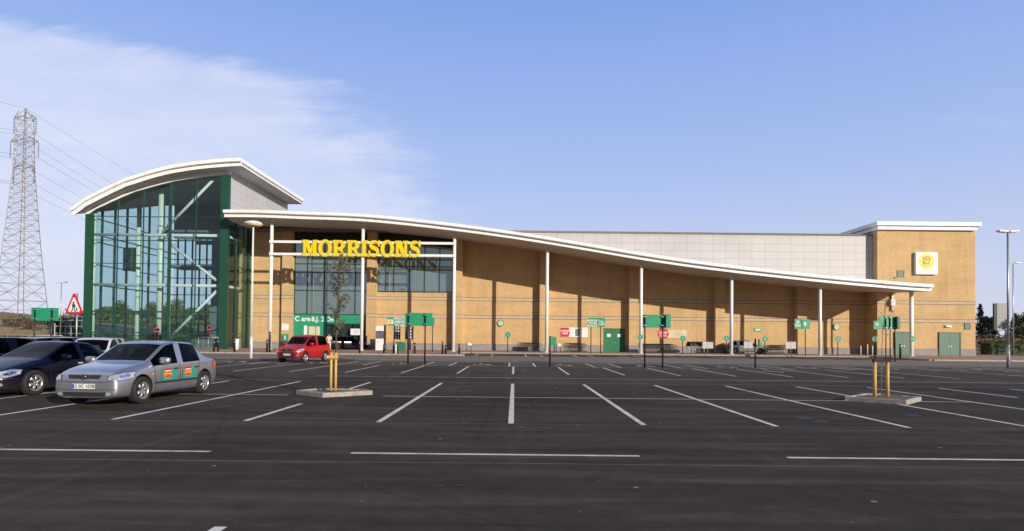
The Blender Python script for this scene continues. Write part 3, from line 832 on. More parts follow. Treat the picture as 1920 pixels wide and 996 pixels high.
def vent(u0, u1, v0, v1):
    a, b = at(u0, v0, YT), at(u1, v1, YT)
    v = MB().box(a.x, b.x, YT-0.05, YT-0.001, b.z, a.z).build('vent_panel', M['door_green'], shop, True)
    mm = MB()
    for e in ((a.x-0.06, a.x), (b.x, b.x+0.06)): mm.box(e[0], e[1], YT-0.07, YT-0.001, b.z-0.06, a.z+0.06)
    mm.box(a.x, b.x, YT-0.07, YT-0.001, a.z, a.z+0.06); mm.box(a.x, b.x, YT-0.07, YT-0.001, b.z-0.06, b.z)
    mm.build('vent_frame', M['green_frame'], v, True)
vent(1683, 1694, 508, 519); vent(1809, 1818, 606.5, 617)
p = at(1777, 612, YT); MB().box(p.x-0.3, p.x+0.3, YT-0.22, YT-0.001, p.z-0.1, p.z+0.1).build('bulkhead_lamp', M['lamp_white'], shop, True)
p = at(1671, 568, YT)
m = MB(); m.tube((p.x, YT-0.15, p.z-0.9), (p.x, YT-0.15, p.z+1.2), 0.11, n=10); m.box(p.x-0.22, p.x+0.22, YT-0.4, YT-0.01, p.z-0.3, p.z+0.35); m.build('wall_camera', M['sign_white'], shop, True)

# ---- glazed entrance hall
arch = catmull(smooth_curve([(131, 389), (158, 371), (200, 350), (233, 334), (296, 315), (346, 305), (396, 299), (451, 295.5)], 64.0), 5)
ZR = arch[-1][1]
X0a, X1a = arch[0][0], arch[-1][0]
archz = lambda x: interp(arch, x)
def roofz(x, y):
    t = min(1, max(0, (y-64)/(YB-64)))
    return archz(x)+(ZR-archz(x))*t*0.93
YR1 = YB+0.8
def surf(name, mat, dz, ya, yb, x0=None, x1=None, n=8):
    mm = MB(); xx = [x for x, z in arch if (x0 is None or x >= x0) and (x1 is None or x <= x1)]
    rows_ = []
    for j in range(n+1):
        y = ya+(yb-ya)*j/n
        rows_.append([mm.bm.verts.new((x, y, roofz(x, y)+dz)) for x in xx])
    for j in range(n):
        for i in range(len(xx)-1):
            f = mm.bm.faces.new((rows_[j][i], rows_[j][i+1], rows_[j+1][i+1], rows_[j+1][i])); f.smooth = True
    return mm
mm = surf('roof', None, 0, 64.0, YR1); mm.build('hall_roof', M['white'], shop, True)
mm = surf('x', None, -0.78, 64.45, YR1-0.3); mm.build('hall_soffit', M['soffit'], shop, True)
m = MB()
A = [(x, 64.0, z) for x, z in arch]; B = [(x, 64.0, z-0.36) for x, z in arch]; Cc = [(x, 64.35, z-0.362) for x, z in arch]; D = [(x, 64.35, z-0.78) for x, z in arch]
m.strip(B, A, smooth=True); m.strip(B, Cc); m.strip(D, Cc, smooth=True)
x = X1a; m.quad((x, 64, ZR-0.36), (x, YR1, ZR-0.36), (x, YR1, ZR), (x, 64, ZR)); m.quad((x-.25, 64.35, ZR-0.78), (x-.25, YR1, ZR-0.78), (x-.25, YR1, ZR-0.362), (x-.25, 64.35, ZR-0.362)); m.quad((x, 64, ZR-0.36), (x, YR1, ZR-0.36), (x-.25, YR1, ZR-0.362), (x-.25, 64.35, ZR-0.362))
x = X0a; m.quad((x, 64, archz(x)-0.36), (x, YR1, roofz(x, YR1)-0.36), (x, YR1, roofz(x, YR1)), (x, 64, archz(x)))
m.build('roof_fascia', M['fascia'], shop, True)
wz = lambda x, y=YF: roofz(x, y)-0.8
# white curved beam over the glazing
xa_ = [x for x, z in arch if XL <= x <= XR]; xa_ = [XL]+xa_+[XR]
m = MB(); m.prism([(x, YF-0.15, wz(x)) for x in xa_]+[(x, YF-0.15, wz(x)-0.42) for x in reversed(xa_)], (0, 0.3, 0)); m.build('curved_beam', M['white'], shop, True)
gtop = lambda x: wz(x)-0.42
# front glass
m = MB(); m.prism([(XL+0.3, YF, PZ), (XR-0.3, YF, PZ)]+[(x, YF, gtop(x)) for x in reversed(xa_[1:-1])], (0, 0.02, 0))
gl = m.build('front_glazing', M['atrium_glass'], shop, True)
m = MB()
for u, wd in ((218, .08), (266, .09), (316.6, .22), (365, .08)):
    x = px(u, YF); m.box(x-wd/2, x+wd/2, YF-0.13, YF-0.003, PZ, gtop(x))
TR = [at(300, v, YF).z for v in (407, 451.5, 495, 585, 624.5)]
for z, h in zip(TR, (.07, .07, .07, .16, .12)):
    xl = XL+0.4
    if z > 14.0:
        xl = max(XL+0.4, min([x for x, zz in arch if zz-1.2 > z] or [XL]))
    m.box(xl, XR-0.3, YF-0.12, YF-0.005, z-h/2, z+h/2)
m.strip([(x, YF-0.14, gtop(x)-0.10) for x in xa_], [(x, YF-0.14, gtop(x)-0.003) for x in xa_])
m.build('front_mullions', M['green_frame'], gl, True)
for x0, x1, nm in ((XL, XL+0.74, 'corner_post'), (XR-0.90, XR, 'corner_post')):
    m = MB(); m.box(x0, x1, YF-0.2, YF+0.2, PZ, wz(x0+0.3)-0.42); m.build(nm, M['green_frame'], shop, True)
# left glass wall
m = MB(); ys = [YF+0.3+(YB-YF-0.5)*i/8 for i in range(9)]
m.prism([(XL+0.1, ys[0], PZ), (XL+0.1, ys[-1], PZ)]+[(XL+0.1, y, wz(XL, y)) for y in reversed(ys)], (0.02, 0, 0)); gl = m.build('side_glazing', M['atrium_glass'], shop, True)
m = MB()
for i in range(1, 8):
    y = YF+(YB-YF)*i/7.5; m.box(XL+0.13, XL+0.33, y-0.09, y+0.09, PZ, wz(XL, y))
for z in TR: m.box(XL+0.13, XL+0.25, YF+0.3, YB, z-0.05, z+0.05)
m.build('side_mullions', M['green_frame'], gl, True)
# back wall, glazed low on the left, solid above and to the right
XB = at(396, 500, YB).x; ZB = at(350, 446, YB).z
m = MB(); m.box(XL+0.3, XB, YB, YB+0.02, PZ, ZB); gl = m.build('rear_glazing', M['atrium_glass'], shop, True)
m = MB()
x = XL+0.9
while x < XB:
    m.box(x-0.09, x+0.09, YB-0.15, YB-0.003, PZ, ZB); x += 0.98
for z in TR+[7.0, 11.0]:
    if z < ZB: m.box(XL+0.3, XB, YB-0.12, YB-0.005, z-0.05, z+0.05)
m.build('rear_mullions', M['green_frame'], gl, True)
m = MB()
xx = [XL+0.2]+[x for x, z in arch if XL+0.3 < x < XR]+[XR-0.1]
m.prism([(XL+0.2, YB+0.05, ZB), (XB, YB+0.05, ZB), (XB, YB+0.05, PZ), (XR-0.1, YB+0.05, PZ)]+[(x, YB+0.05, wz(x, YB)) for x in reversed(xx)], (0, 0.3, 0))
m.build('rear_wall', M['grey_in'], shop, True)
# right side: glass below the canopy as far as the brick wall, grey cladding above
zc0 = canz(XR)
m = MB(); m.box(XR-0.14, XR-0.12, YF+0.2, YW-0.3, PZ, zc0-0.6); gl = m.build('side_glazing', M['atrium_glass'], shop, True)
m = MB()
for y in (YF+1.9, YF+3.7): m.box(XR-0.11, XR+0.02, y-0.07, y+0.07, PZ, zc0-0.6)
m.box(XR-0.11, XR+0.05, YW-0.5, YW-0.02, PZ, zc0-0.6)
for z in TR: 
    if z < zc0-0.7: m.box(XR-0.11, XR, YF+0.2, YW-0.5, z-0.05, z+0.05)
m.build('side_mullions', M['green_frame'], gl, True)
m = MB(); m.box(XR-0.35, XR-0.02, YW-0.02, YB, PZ, zc0-0.55); m.build('inner_wall', M['grey_in'], shop, True)
m = MB(); m.box(XR-0.3, XR-0.01, YF+0.2, YB+0.3, zc0-0.55, ZR-0.79); m.build('cladding', M['panel'], shop, True)
# floor and inner furniture of the hall
MB().box(XL+0.4, XR-0.2, YF+0.1, YB, 0.10, 0.125).build('hall_floor', M['lav_grey'], shop, True)
# pale structure inside
def tubepart(name, a, b, r, mat=M['pale_green']):
    m = MB(); m.tube(a, b, r, n=16); m.build(name, mat, shop, True)
xc = px(299, 68.0)
tubepart('hall_column', (xc, 68.0, PZ), (xc, 68.0, wz(xc, 68)-0.1), 0.33)
tubepart('hall_column', (px(173, 66.8), 66.8, PZ), (px(173, 66.8), 66.8, wz(px(173, 66.8), 66.8)), 0.24)
tubepart('hall_column', (px(257, 74.5), 74.5, PZ), (px(257, 74.5), 74.5, wz(px(257, 74.5), 74.5)), 0.26)
ybm = 66.7
for v in (441, 535):
    a, b = at(176, v, ybm), at(411, v, ybm); z = (a.z+b.z)/2
    tubepart('hall_beam', (a.x, ybm, z), (b.x, ybm, z), 0.16, M['white'])
for (u0, v0), (u1, v1) in (((407, 330), (305, 435)), ((317, 456), (406, 526)), ((407, 545), (316, 636))):
    a, b = at(u0, v0, ybm), at(u1, v1, ybm); tubepart('brace', a, b, 0.15, M['white'])
a = at(318.5, 545, ybm); tubepart('hall_post', (a.x, ybm, PZ), (a.x, ybm, a.z), 0.09, M['pale_green'])
for z in (at(300, 440, 66).z, at(300, 535, 66).z):
    tubepart('side_beam', (XR-0.5, YF+0.6, z), (XR-0.5, YW-0.2, z), 0.14, M['white'])
    tubepart('side_beam', (XL+0.7, YF+0.6, z), (XL+0.7, YB-0.2, z), 0.07, M['green_frame'])
# walkway and stair panel inside
a, b = at(231, 464, 75), at(251, 508, 75)
MB().box(a.x, b.x, 75, 75.4, b.z, a.z).build('hanging_panel', M['green_frame'], shop, True)
z = at(350, 500, 76).z
MB().box(px(316, 76), XR-0.4, 75.5, 79, z-0.15, z+0.15).build('walkway', M['grey_in'], shop, True)
for q in range(3):
    y = YF+3+q*4.2; MB().box(XR-0.6-9, XR-0.4, y, y+0.25, 13.1, 13.5).build('roof_beam', M['grey_in'], shop, True)
# warm brick return inside the right side glass
MB().box(XR-1.2, XR-0.36, YW-0.45, YW-0.02, PZ, zc0-0.6).build('inner_pier', M['brick'], shop, True)
MB().box(px(384), px(398), 72.5, 72.9, PZ, 5.0).build('lift_shaft', M['grey_in'], shop, True)

# ------------------------------------------------------------------ the big sign
sign = thing('store_sign', 'huge yellow slab lettering reading MORRISONS on two white rails between columns', 'sign', (COLX[0], YC, 0))
zt, zb = at(679, 455.5, YC).z, at(679, 478.5, YC).z
YS = YC-0.42
m = MB()
for z in (zt, zb): m.box(COLX[0]+0.1, COLX[2]-0.1, YC-0.16-0.12, YC-0.16+0.05, z-0.13, z+0.13)
for x in COLX[:3]:
    for z in (zt, zb): m.box(x-0.12, x+0.12, YC-0.32, YC-0.14, z-0.16, z+0.16)
m.build('rail', M['white'], sign, True)
LH = at(679, 451, YC).z-at(679, 481, YC).z; LB = at(679, 481, YS).z
def bar(mb, x0, x1, z0, z1, y, d=0.14):
    mb.box(x0, x1, y, y+d, z0, z1)
def stroke(mb, pts, wfun, y, d=0.14):
    """flat ribbon along pts (x,z) with varying width, extruded"""
    L = []; Rr = []
    n = len(pts)
    for i, (x, z) in enumerate(pts):
        a = pts[max(0, i-1)]; b = pts[min(n-1, i+1)]
        t = Vector((b[0]-a[0], b[1]-a[1])).normalized(); nn = Vector((-t.y, t.x))*wfun(i/(n-1))/2
        L.append((x+nn.x, y, z+nn.y)); Rr.append((x-nn.x, y, z-nn.y))
    for i in range(n-1):
        pass
    fr = [mb.bm.verts.new(p) for p in L]; fl = [mb.bm.verts.new(p) for p in Rr]
    br = [mb.bm.verts.new((p[0], y+d, p[2])) for p in L]; bl = [mb.bm.verts.new((p[0], y+d, p[2])) for p in Rr]
    for i in range(n-1):
        mb.bm.faces.new((fr[i], fr[i+1], fl[i+1], fl[i])); mb.bm.faces.new((br[i], bl[i], bl[i+1], br[i+1]))
        mb.bm.faces.new((fr[i], br[i], br[i+1], fr[i+1])); mb.bm.faces.new((fl[i], fl[i+1], bl[i+1], bl[i]))
    mb.bm.faces.new((fr[0], fl[0], bl[0], br[0])); mb.bm.faces.new((fr[-1], br[-1], bl[-1], fl[-1]))
SW = 0.265; SF = 0.155                                    # stem and slab thickness (of height 1.0)
def letter(ch):
    """unit height slab letters; returns (MB, width); depths are staggered so no faces coincide"""
    b = MB(); k = [0]
    def Y():
        k[0] += 1; return 0.004*k[0]
    if ch == 'I':
        bar(b, .09, .09+SW, 0, 1, Y()); bar(b, 0, .48, 0, SF, Y()); bar(b, 0, .48, 1-SF, 1, Y()); return b, .48
    if ch == 'M':
        W = 1.16
        bar(b, .10, .10+.20, 0, 1, Y()); bar(b, W-.10-SW, W-.10, 0, 1, Y())
        bar(b, 0, .42, 0, SF, Y()); bar(b, W-.50, W, 0, SF, Y()); bar(b, 0, .36, 1-SF, 1, Y()); bar(b, W-.36, W, 1-SF, 1, Y())
        b.prism([(.10, Y(), 1), (.44, .02, 1), (.70, .02, .20), (.50, .02, .20)], (0, .14, 0)) if False else None
        y = Y(); b.prism([(.12, y, 1), (.44, y, 1), (.72, y, .16), (.50, y, .16)], (0, .14, 0))
        y = Y(); b.prism([(W-.12, y, 1), (W-.36, y, 1), (.52, y, .16), (.68, y, .16)], (0, .14, 0)); return b, W
    if ch == 'N':
        W = 1.0
        bar(b, .10, .29, 0, 1, Y()); bar(b, W-.29, W-.10, 0, 1, Y())
        bar(b, 0, .40, 0, SF, Y()); bar(b, 0, .34, 1-SF, 1, Y()); bar(b, W-.40, W, 1-SF, 1, Y())
        y = Y(); b.prism([(.10, y, 1), (.44, y, 1), (W-.11, y, 0), (W-.42, y, 0)], (0, .14, 0)); return b, W
    if ch == 'O':
        cx, cz, rx, rz_ = .5, .5, .50, .535
        n = 40; out = []; inn = []
        for i in range(n):
            t = 2*PI*i/n
            out.append((cx+rx*math.cos(t), cz+rz_*math.sin(t))); inn.append((cx+(rx-.27)*math.cos(t), cz+(rz_-.16)*math.sin(t)))
        for (y, flip) in ((0.0, 0), (0.14, 1)):
            a = [b.bm.verts.new((x, y, z)) for x, z in out]; c = [b.bm.verts.new((x, y, z)) for x, z in inn]
            for i in range(n): b.bm.faces.new((a[i], a[(i+1) % n], c[(i+1) % n], c[i]))
            if not flip: A0, C0 = a, c
        for i in range(n):
            j = (i+1) % n; b.bm.faces.new((A0[i], A0[j], a[j], a[i])); b.bm.faces.new((C0[j], C0[i], c[i], c[j]))
        return b, 1.0
    if ch == 'R':
        W = 1.0
        bar(b, .09, .09+SW, 0, 1, Y()); bar(b, 0, .50, 0, SF, Y()); bar(b, 0, .30, 1-SF, 1, Y())
        pts = [(.2, 1-.075), (.50, 1-.075)]+[(.52+.24*math.sin(t), .715+.215*math.cos(t)) for t in [PI*i/10 for i in range(1, 10)]]+[(.50, .49), (.2, .49)]
        stroke(b, pts, lambda t: .15+.15*math.sin(PI*min(1, max(0, (t-.12)/.76)))**1.2, Y())
        pts = [(.46, .50), (.60, .42), (.68, .26), (.76, .09), (.90, .075), (1.02, .09)]
        stroke(b, pts, lambda t: .24-.10*t, Y()); return b, W
    if ch == 'S':
        W = .86
        pts = []
        ctrl = [(.80, .66), (.72, .84), (.56, .93), (.40, .94), (.24, .88), (.18, .74), (.26, .61), (.44, .53), (.62, .45), (.70, .31), (.64, .15), (.48, .065), (.32, .06), (.16, .14), (.07, .33)]
        pts = []
        for i in range(len(ctrl)-1):
            p0 = ctrl[max(0, i-1)]; p1 = ctrl[i]; p2 = ctrl[i+1]; p3 = ctrl[min(len(ctrl)-1, i+2)]
            for q in range(4):
                t = q/4; f = lambda a, b_, c, d: 0.5*((2*b_)+(-a+c)*t+(2*a-5*b_+4*c-d)*t*t+(-a+3*b_-3*c+d)*t**3)
                pts.append((f(p0[0], p1[0], p2[0], p3[0]), f(p0[1], p1[1], p2[1], p3[1])))
        pts.append(ctrl[-1])
        stroke(b, pts, lambda t: .12+.16*math.exp(-((t-.5)/.22)**2), Y())
        bar(b, .74, .84, .62, 1.02, Y()); bar(b, .03, .13, -.02, .38, Y()); return b, W
xl, xr = at(566, 466, YS).x, at(788.5, 466, YS).x
word = 'MORRISONS'
wds = [letter(c) for c in word]
gap = 0.05
tot = sum(w_ for _, w_ in wds)+gap*(len(word)-1)
sx_ = (xr-xl)/tot
cx = xl
for ch, (b, w_) in zip(word, wds):
    bmesh.ops.transform(b.bm, matrix=Matrix.Translation((cx, YS, LB)) @ Matrix.Diagonal((sx_, 1.6, LH, 1)), verts=b.bm.verts)
    b.recalc()
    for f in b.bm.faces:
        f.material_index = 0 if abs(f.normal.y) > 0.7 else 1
    b.build('letter', [M['yellow'], M['letter_side']], sign, True)
    cx += (w_+gap)*sx_

xq = px(392, 67.8); MB().box(xq-1.6, xq+1.5, 67.2, 69.2, 0.13, 1.13).build('inner_platform', M['grey_in'], shop, True)
# ------------------------------------------------------------------ cars
def evaluated(ob):
    dg = bpy.context.evaluated_depsgraph_get()
    return bpy.data.meshes.new_from_object(ob.evaluated_get(dg))

def section(st):
    s, w, zb, zbelt, wr, zr, zt = st
    return [(0, zb), (w*0.90, zb), (w*0.985, zb+0.10), (w, zb+(zbelt-zb)*0.48), (w*0.985, zb+(zbelt-zb)*0.80), (w*0.955, zbelt), (wr, zr), (wr*0.90, zr+(zt-zr)*0.50), (0, zt)]

def car(name, label, cat, paintm, st, L, iA, iB, iC, iD, pillars, axles, wr_, track, group=None, spokes=6, rimmat=None):
    """st: loft stations from nose to tail. iA/iB foot and head of windscreen, iC/iD head and foot of the rear screen.
    pillars: station intervals that stay body colour. Front faces -Y; s runs along +Y."""
    global CARL
    CARL = L
    root = thing(name, label, cat, group=group)
    bm = bmesh.new()
    rings = []
    for a in st:
        half = section(a); y = a[0]-L/2
        ring = [bm.verts.new((x, y, z)) for x, z in half]+[bm.verts.new((-x, y, z)) for x, z in reversed(half[1:-1])]
        rings.append(ring)
    n = len(rings[0])
    PA, FW, RW, SWN = 0, 1, 2, 3
    for i in range(len(rings)-1):
        for j in range(n):
            k = (j+1) % n
            f = bm.faces.new((rings[i][j], rings[i][k], rings[i+1][k], rings[i+1][j])); f.smooth = True
            jj = j if j < 8 else n-1-j          # mirrored index of the band
            mi = PA
            if jj == 7 and iA <= i < iB: mi = FW
            if jj == 7 and iC <= i < iD: mi = RW
            if jj == 5 and iA <= i < iC and i not in pillars: mi = SWN
            f.material_index = mi
    f = bm.faces.new(rings[0][::-1]); f.smooth = True
    f = bm.faces.new(rings[-1]); f.smooth = True
    bmesh.ops.recalc_face_normals(bm, faces=bm.faces)
    cl = bm.edges.layers.float.new('crease_edge')
    for i in range(len(rings)):
        for j in (5, 6, 7, n-5, n-6, n-7):
            if i < len(rings)-1:
                e = bm.edges.get((rings[i][j], rings[i+1][j]))
                if e: e[cl] = (0.55 if iA <= i < iD else (0.25 if j in (5, n-5) else 0.1))
        if i in (iA, iB, iC, iD):
            for j in (6, 7, 8, n-7): 
                e = bm.edges.get((rings[i][j], rings[i][(j+1) % n]))
                if e: e[cl] = 0.35
    me = bpy.data.meshes.new('shell'); bm.to_mesh(me); bm.free()
    for q in range(4): me.materials.append(paintm)
    ob = bpy.data.objects.new('shell', me); col.objects.link(ob)
    sub = ob.modifiers.new('s', 'SUBSURF'); sub.levels = 3; sub.render_levels = 3
    cut = MB()
    ra = wr_+0.055
    for ya in axles:
        for sx in (-1, 1): cut.tube((sx*(track-0.24), ya-L/2, wr_), (sx*1.3, ya-L/2, wr_), ra, n=36)
    cut.recalc(); cme = bpy.data.meshes.new('c'); cut.bm.to_mesh(cme); cut.bm.free()
    cob = bpy.data.objects.new('c', cme); col.objects.link(cob)
    full = evaluated(ob)                       # uncut, for projections
    bmf = bmesh.new(); bmf.from_mesh(full); bvh = BVHTree.FromBMesh(bmf); bmf.free()
    bo = ob.modifiers.new('b', 'BOOLEAN'); bo.operation = 'DIFFERENCE'; bo.object = cob; bo.solver = 'EXACT'
    res = evaluated(ob)
    bpy.data.objects.remove(ob); bpy.data.objects.remove(cob)
    bm = bmesh.new(); bm.from_mesh(res)
    for f in bm.faces:
        c = f.calc_center_median()
        f.smooth = True
        for ya in axles:
            d = math.hypot(c.y-(ya-L/2), c.z-wr_)
            if d < ra*0.999 and abs(c.x) > track-0.26: f.material_index = 4; f.smooth = False
    # split into parts
    def sub_part(idx, nm, mat, parent, off=0.0):
        b2 = bm.copy()
        bmesh.ops.delete(b2, geom=[f for f in b2.faces if f.material_index not in idx], context='FACES')
        if off:
            for v in b2.verts: v.co += v.normal*off
        for f in b2.faces: f.material_index = 1 if (f.material_index == 4) else 0
        me_ = bpy.data.meshes.new(nm); b2.to_mesh(me_); b2.free()
        for mt in (mat if isinstance(mat, list) else [mat]): me_.materials.append(mt)
        o = bpy.data.objects.new(nm, me_); col.objects.link(o); o.parent = parent; return o
    body = sub_part((0, 4), 'body', [paintm, M['dark']], root)
    sub_part((1,), 'windscreen', M['car_glass'], root)
    sub_part((2,), 'rear_window', M['car_glass'], root)
    ysplit = (st[pillars[0]][0]+st[pillars[0]+1][0])/2-L/2
    cuts = [-99]+[(st[p_][0]+st[p_+1][0])/2-L/2 for p_ in sorted(set(pillars))]+[99]
    for sx in (1, -1):
        for c0, c1_ in zip(cuts, cuts[1:]):
            b2 = bm.copy()
            bmesh.ops.delete(b2, geom=[f for f in b2.faces if f.material_index != 3 or f.calc_center_median().x*sx < 0 or not (c0 < f.calc_center_median().y < c1_)], context='FACES')
            if len(b2.faces):
                for f in b2.faces: f.material_index = 0
                me_ = bpy.data.meshes.new('side_window'); b2.to_mesh(me_); me_.materials.append(M['car_glass'])
                o = bpy.data.objects.new('side_window', me_); col.objects.link(o); o.parent = root
            b2.free()
    bm.free()
    # wheels
    for ya in axles:
        for sx in (-1, 1):
            tw = 0.19; xo = track; c = Vector((sx*xo, ya-L/2, wr_))
            wr = wr_; rr = wr*0.66
            mt = MB(); prof = [(rr*0.98, -tw/2), (wr*0.93, -tw/2), (wr*0.985, -tw/2+0.02), (wr, -tw/2+0.05), (wr, tw/2-0.05), (wr*0.985, tw/2-0.02), (wr*0.93, tw/2), (rr*0.98, tw/2), (rr*0.97, tw/2-0.05)]
            # axis X lathe
            mt.lathe(prof, (0, 0, 0), 'X', 32)
            wh = thing('wheel', None, None); wh.parent = root; wh.location = c
            mt.build('tyre', M['rubber'], wh)
            rm = MB(); o_ = sx*(tw/2)
            prof = [(rr, o_-sx*0.004), (rr*0.90, o_-sx*0.012), (rr*0.88, o_-sx*0.05)]
            rings_ = []
            for r_, h_ in prof:
                rings_.append([rm.bm.verts.new((h_, r_*math.cos(2*PI*i/32), r_*math.sin(2*PI*i/32))) for i in range(32)])
            for a, b in zip(rings_, rings_[1:]):
                for i in range(32):
                    f = rm.bm.faces.new((a[i], a[(i+1) % 32], b[(i+1) % 32], b[i])); f.smooth = True
            for q in range(spokes):
                t = 2*PI*q/spokes+0.3
                for dt in (-0.11, 0.11):
                    p0 = Vector((o_-sx*0.02, 0.035*math.cos(t), 0.035*math.sin(t))); p1 = Vector((o_-sx*0.035, rr*0.91*math.cos(t+dt), rr*0.91*math.sin(t+dt)))
                    rm.tube(p0, p1, 0.026, 0.022, n=6)
            rm.tube((o_-sx*0.045, 0, 0), (o_-sx*0.002, 0, 0), 0.055, 0.045, n=14)
            rm.build('rim', rimmat or M['alloy'], wh)
            dk = MB(); dk.tube((o_-sx*0.055, 0, 0), (o_-sx*0.053, 0, 0), rr*0.93, n=28); dk.build('brake_disc', M['dark'], wh)
    # interior: floor, dash, seats
    zb = st[iA][2]
    fl = MB(); fl.box(-0.66, 0.66, st[iA][0]-L/2-0.1, st[iD][0]-L/2-0.2, zb+0.06, zb+0.12); fl.build('floor_pan', M['dark'], root)
    zbelt = st[iA+1][3]
    db = MB(); db.obox((0, st[iA][0]-L/2+0.30, zbelt-0.10), (1.28, 0.42, 0.16)).build('dashboard', M['dark'], root)
    for (ys, xs_) in ((st[iB][0]-L/2+0.35, (-0.36, 0.36)), (st[iB][0]-L/2+1.15, (-0.33, 0.33))):
        for x in xs_:
            sm = MB(); sm.obox((x, ys-0.22, zb+0.30), (0.48, 0.5, 0.20)); sm.obox((x, ys+0.10, zb+0.62), (0.46, 0.16, 0.62), rx=-0.22); sm.bevel(0.04, 2)
            so = sm.build('seat', M['seat'], root)
            hm = MB(); hm.obox((x, ys+0.20, zb+1.02), (0.26, 0.11, 0.19), rx=-0.15); hm.bevel(0.04, 2); hm.build('headrest', M['seat'], so)
    wv = MB(); pts = [(0.36+0.18*math.cos(t), st[iA][0]-L/2+0.62, zbelt-0.02+0.18*math.sin(t)) for t in [2*PI*i/14 for i in range(15)]]
    wv.path(pts, 0.016, 6); wv.build('steering_wheel', M['dark'], root)
    return root, bvh, full

def patch(name, poly, origin, right, dirv, bvh, mat, parent, off=0.006, step=0.04, up=Vector((0, 0, 1))):
    """polygon (a along right, b up) projected along dirv on to the body"""
    right = Vector(right).normalized(); dirv = Vector(dirv).normalized(); origin = Vector(origin)
    bm = bmesh.new()
    vs = [bm.verts.new((a, b, 0)) for a, b in poly]
    f = bm.faces.new(vs)
    for ax in (0, 1):
        lo = min(p[ax] for p in poly); hi = max(p[ax] for p in poly); t = lo+step
        while t < hi:
            co = [0, 0, 0]; co[ax] = t; no = [0, 0, 0]; no[ax] = 1
            bmesh.ops.bisect_plane(bm, geom=bm.verts[:]+bm.edges[:]+bm.faces[:], plane_co=co, plane_no=no)
            t += step
    bmesh.ops.triangulate(bm, faces=bm.faces)
    dead = []
    for v in bm.verts:
        p = origin+right*v.co.x+up*v.co.y
        hit = bvh.ray_cast(p-dirv*4, dirv)
        if hit[0] is None: dead.append(v); continue
        v.co = hit[0]-dirv*off
    if dead: bmesh.ops.delete(bm, geom=dead, context='VERTS')
    for f in bm.faces: f.smooth = True
    bmesh.ops.recalc_face_normals(bm, faces=bm.faces)
    me = bpy.data.meshes.new(name); bm.to_mesh(me); bm.free(); me.materials.append(mat)
    o = bpy.data.objects.new(name, me); col.objects.link(o); o.parent = parent; return o
def rect(a0, a1, b0, b1): return [(a0, b0), (a1, b0), (a1, b1), (a0, b1)]
def ell(cx, cy, rx, ry, n=20): return [(cx+rx*math.cos(2*PI*i/n), cy+ry*math.sin(2*PI*i/n)) for i in range(n)]
def front(nm, poly, bvh, mat, parent, off=0.006, step=0.05): return patch(nm, poly, (0, 0, 0), (1, 0, 0), (0, 1, 0), bvh, mat, parent, off, step)
def rear(nm, poly, bvh, mat, parent, off=0.006, step=0.05): return patch(nm, poly, (0, 0, 0), (1, 0, 0), (0, -1, 0), bvh, mat, parent, off, step)
def side(nm, poly, sx, bvh, mat, parent, off=0.006, step=0.06): return patch(nm, poly, (0, 0, 0), (0, 1, 0), (-sx, 0, 0), bvh, mat, parent, off, step)
def corner(nm, poly, sx, bvh, mat, parent, ang=40, off=0.006, yy=0, step=0.04):
    a = R(ang); d = Vector((-sx*math.sin(a), math.cos(a), 0)); r = Vector((sx*math.cos(a), math.sin(a), 0))
    return patch(nm, poly, (0, -CARL/2, 0), r, d, bvh, mat, parent, off, step)
def lamp_unit(poly, sx, bvh, root, ang=38):
    cx_ = sum(p[0] for p in poly)/len(poly); cy_ = sum(p[1] for p in poly)/len(poly)
    big = [(cx_+(a-cx_)*1.07, cy_+(b-cy_)*1.16) for a, b in poly]
    corner('headlight_seal', big, sx, bvh, M['dark'], root, ang, .004)
    h = corner('headlight', poly, sx, bvh, M['lens'], root, ang, .010)
    ins = [(cx_+(a-cx_)*.42+.06, cy_+(b-cy_)*.50) for a, b in poly]
    corner('reflector', ins, sx, bvh, M['chrome'], h, ang, .013)
    return h
def rcorner(nm, poly, sx, bvh, mat, parent, ang=40, off=0.006, step=0.04):
    a = R(ang); d = Vector((-sx*math.sin(a), -math.cos(a), 0)); r = Vector((sx*math.cos(a), -math.sin(a), 0))
    return patch(nm, poly, (0, CARL/2, 0), r, d, bvh, mat, parent, off, step)
def mirrors(root, y, z, w, mat):
    for sx in (-1, 1):
        m = MB(); m.obox((sx*(w+0.13), y, z), (0.27, 0.15, 0.17), rz=sx*0.12); bmesh.ops.subdivide_edges(m.bm, edges=m.bm.edges[:], cuts=2, use_grid_fill=True)
        for _ in range(3): bmesh.ops.smooth_vert(m.bm, verts=m.bm.verts, factor=0.5, use_axis_x=True, use_axis_y=True, use_axis_z=True)
        for f in m.bm.faces: f.smooth = True
        o = m.build('wing_mirror', mat, root)
        MB().tube((sx*(w-0.06), y+0.02, z-0.05), (sx*(w+0.06), y, z-0.04), 0.025, n=8).build('mirror_stalk', M['dark'], o)
def handles(root, ys, z, bvh, mat, sx=1):
    for s in (-1, 1):
        for y in ys: side('door_handle', [(y-.09, z-.018), (y+.09, z-.018), (y+.09, z+.018), (y-.09, z+.018)], s, bvh, mat, root, 0.03)
def seams(root, lines, bvh):
    for s in (-1, 1):
        for poly in lines: side('door_seam', poly, s, bvh, M['dark'], root, 0.002, 0.06)
def vline(y0, z0, y1, z1, w=0.012): return [(y0, z0), (y0+w, z0), (y1+w, z1), (y1, z1)]
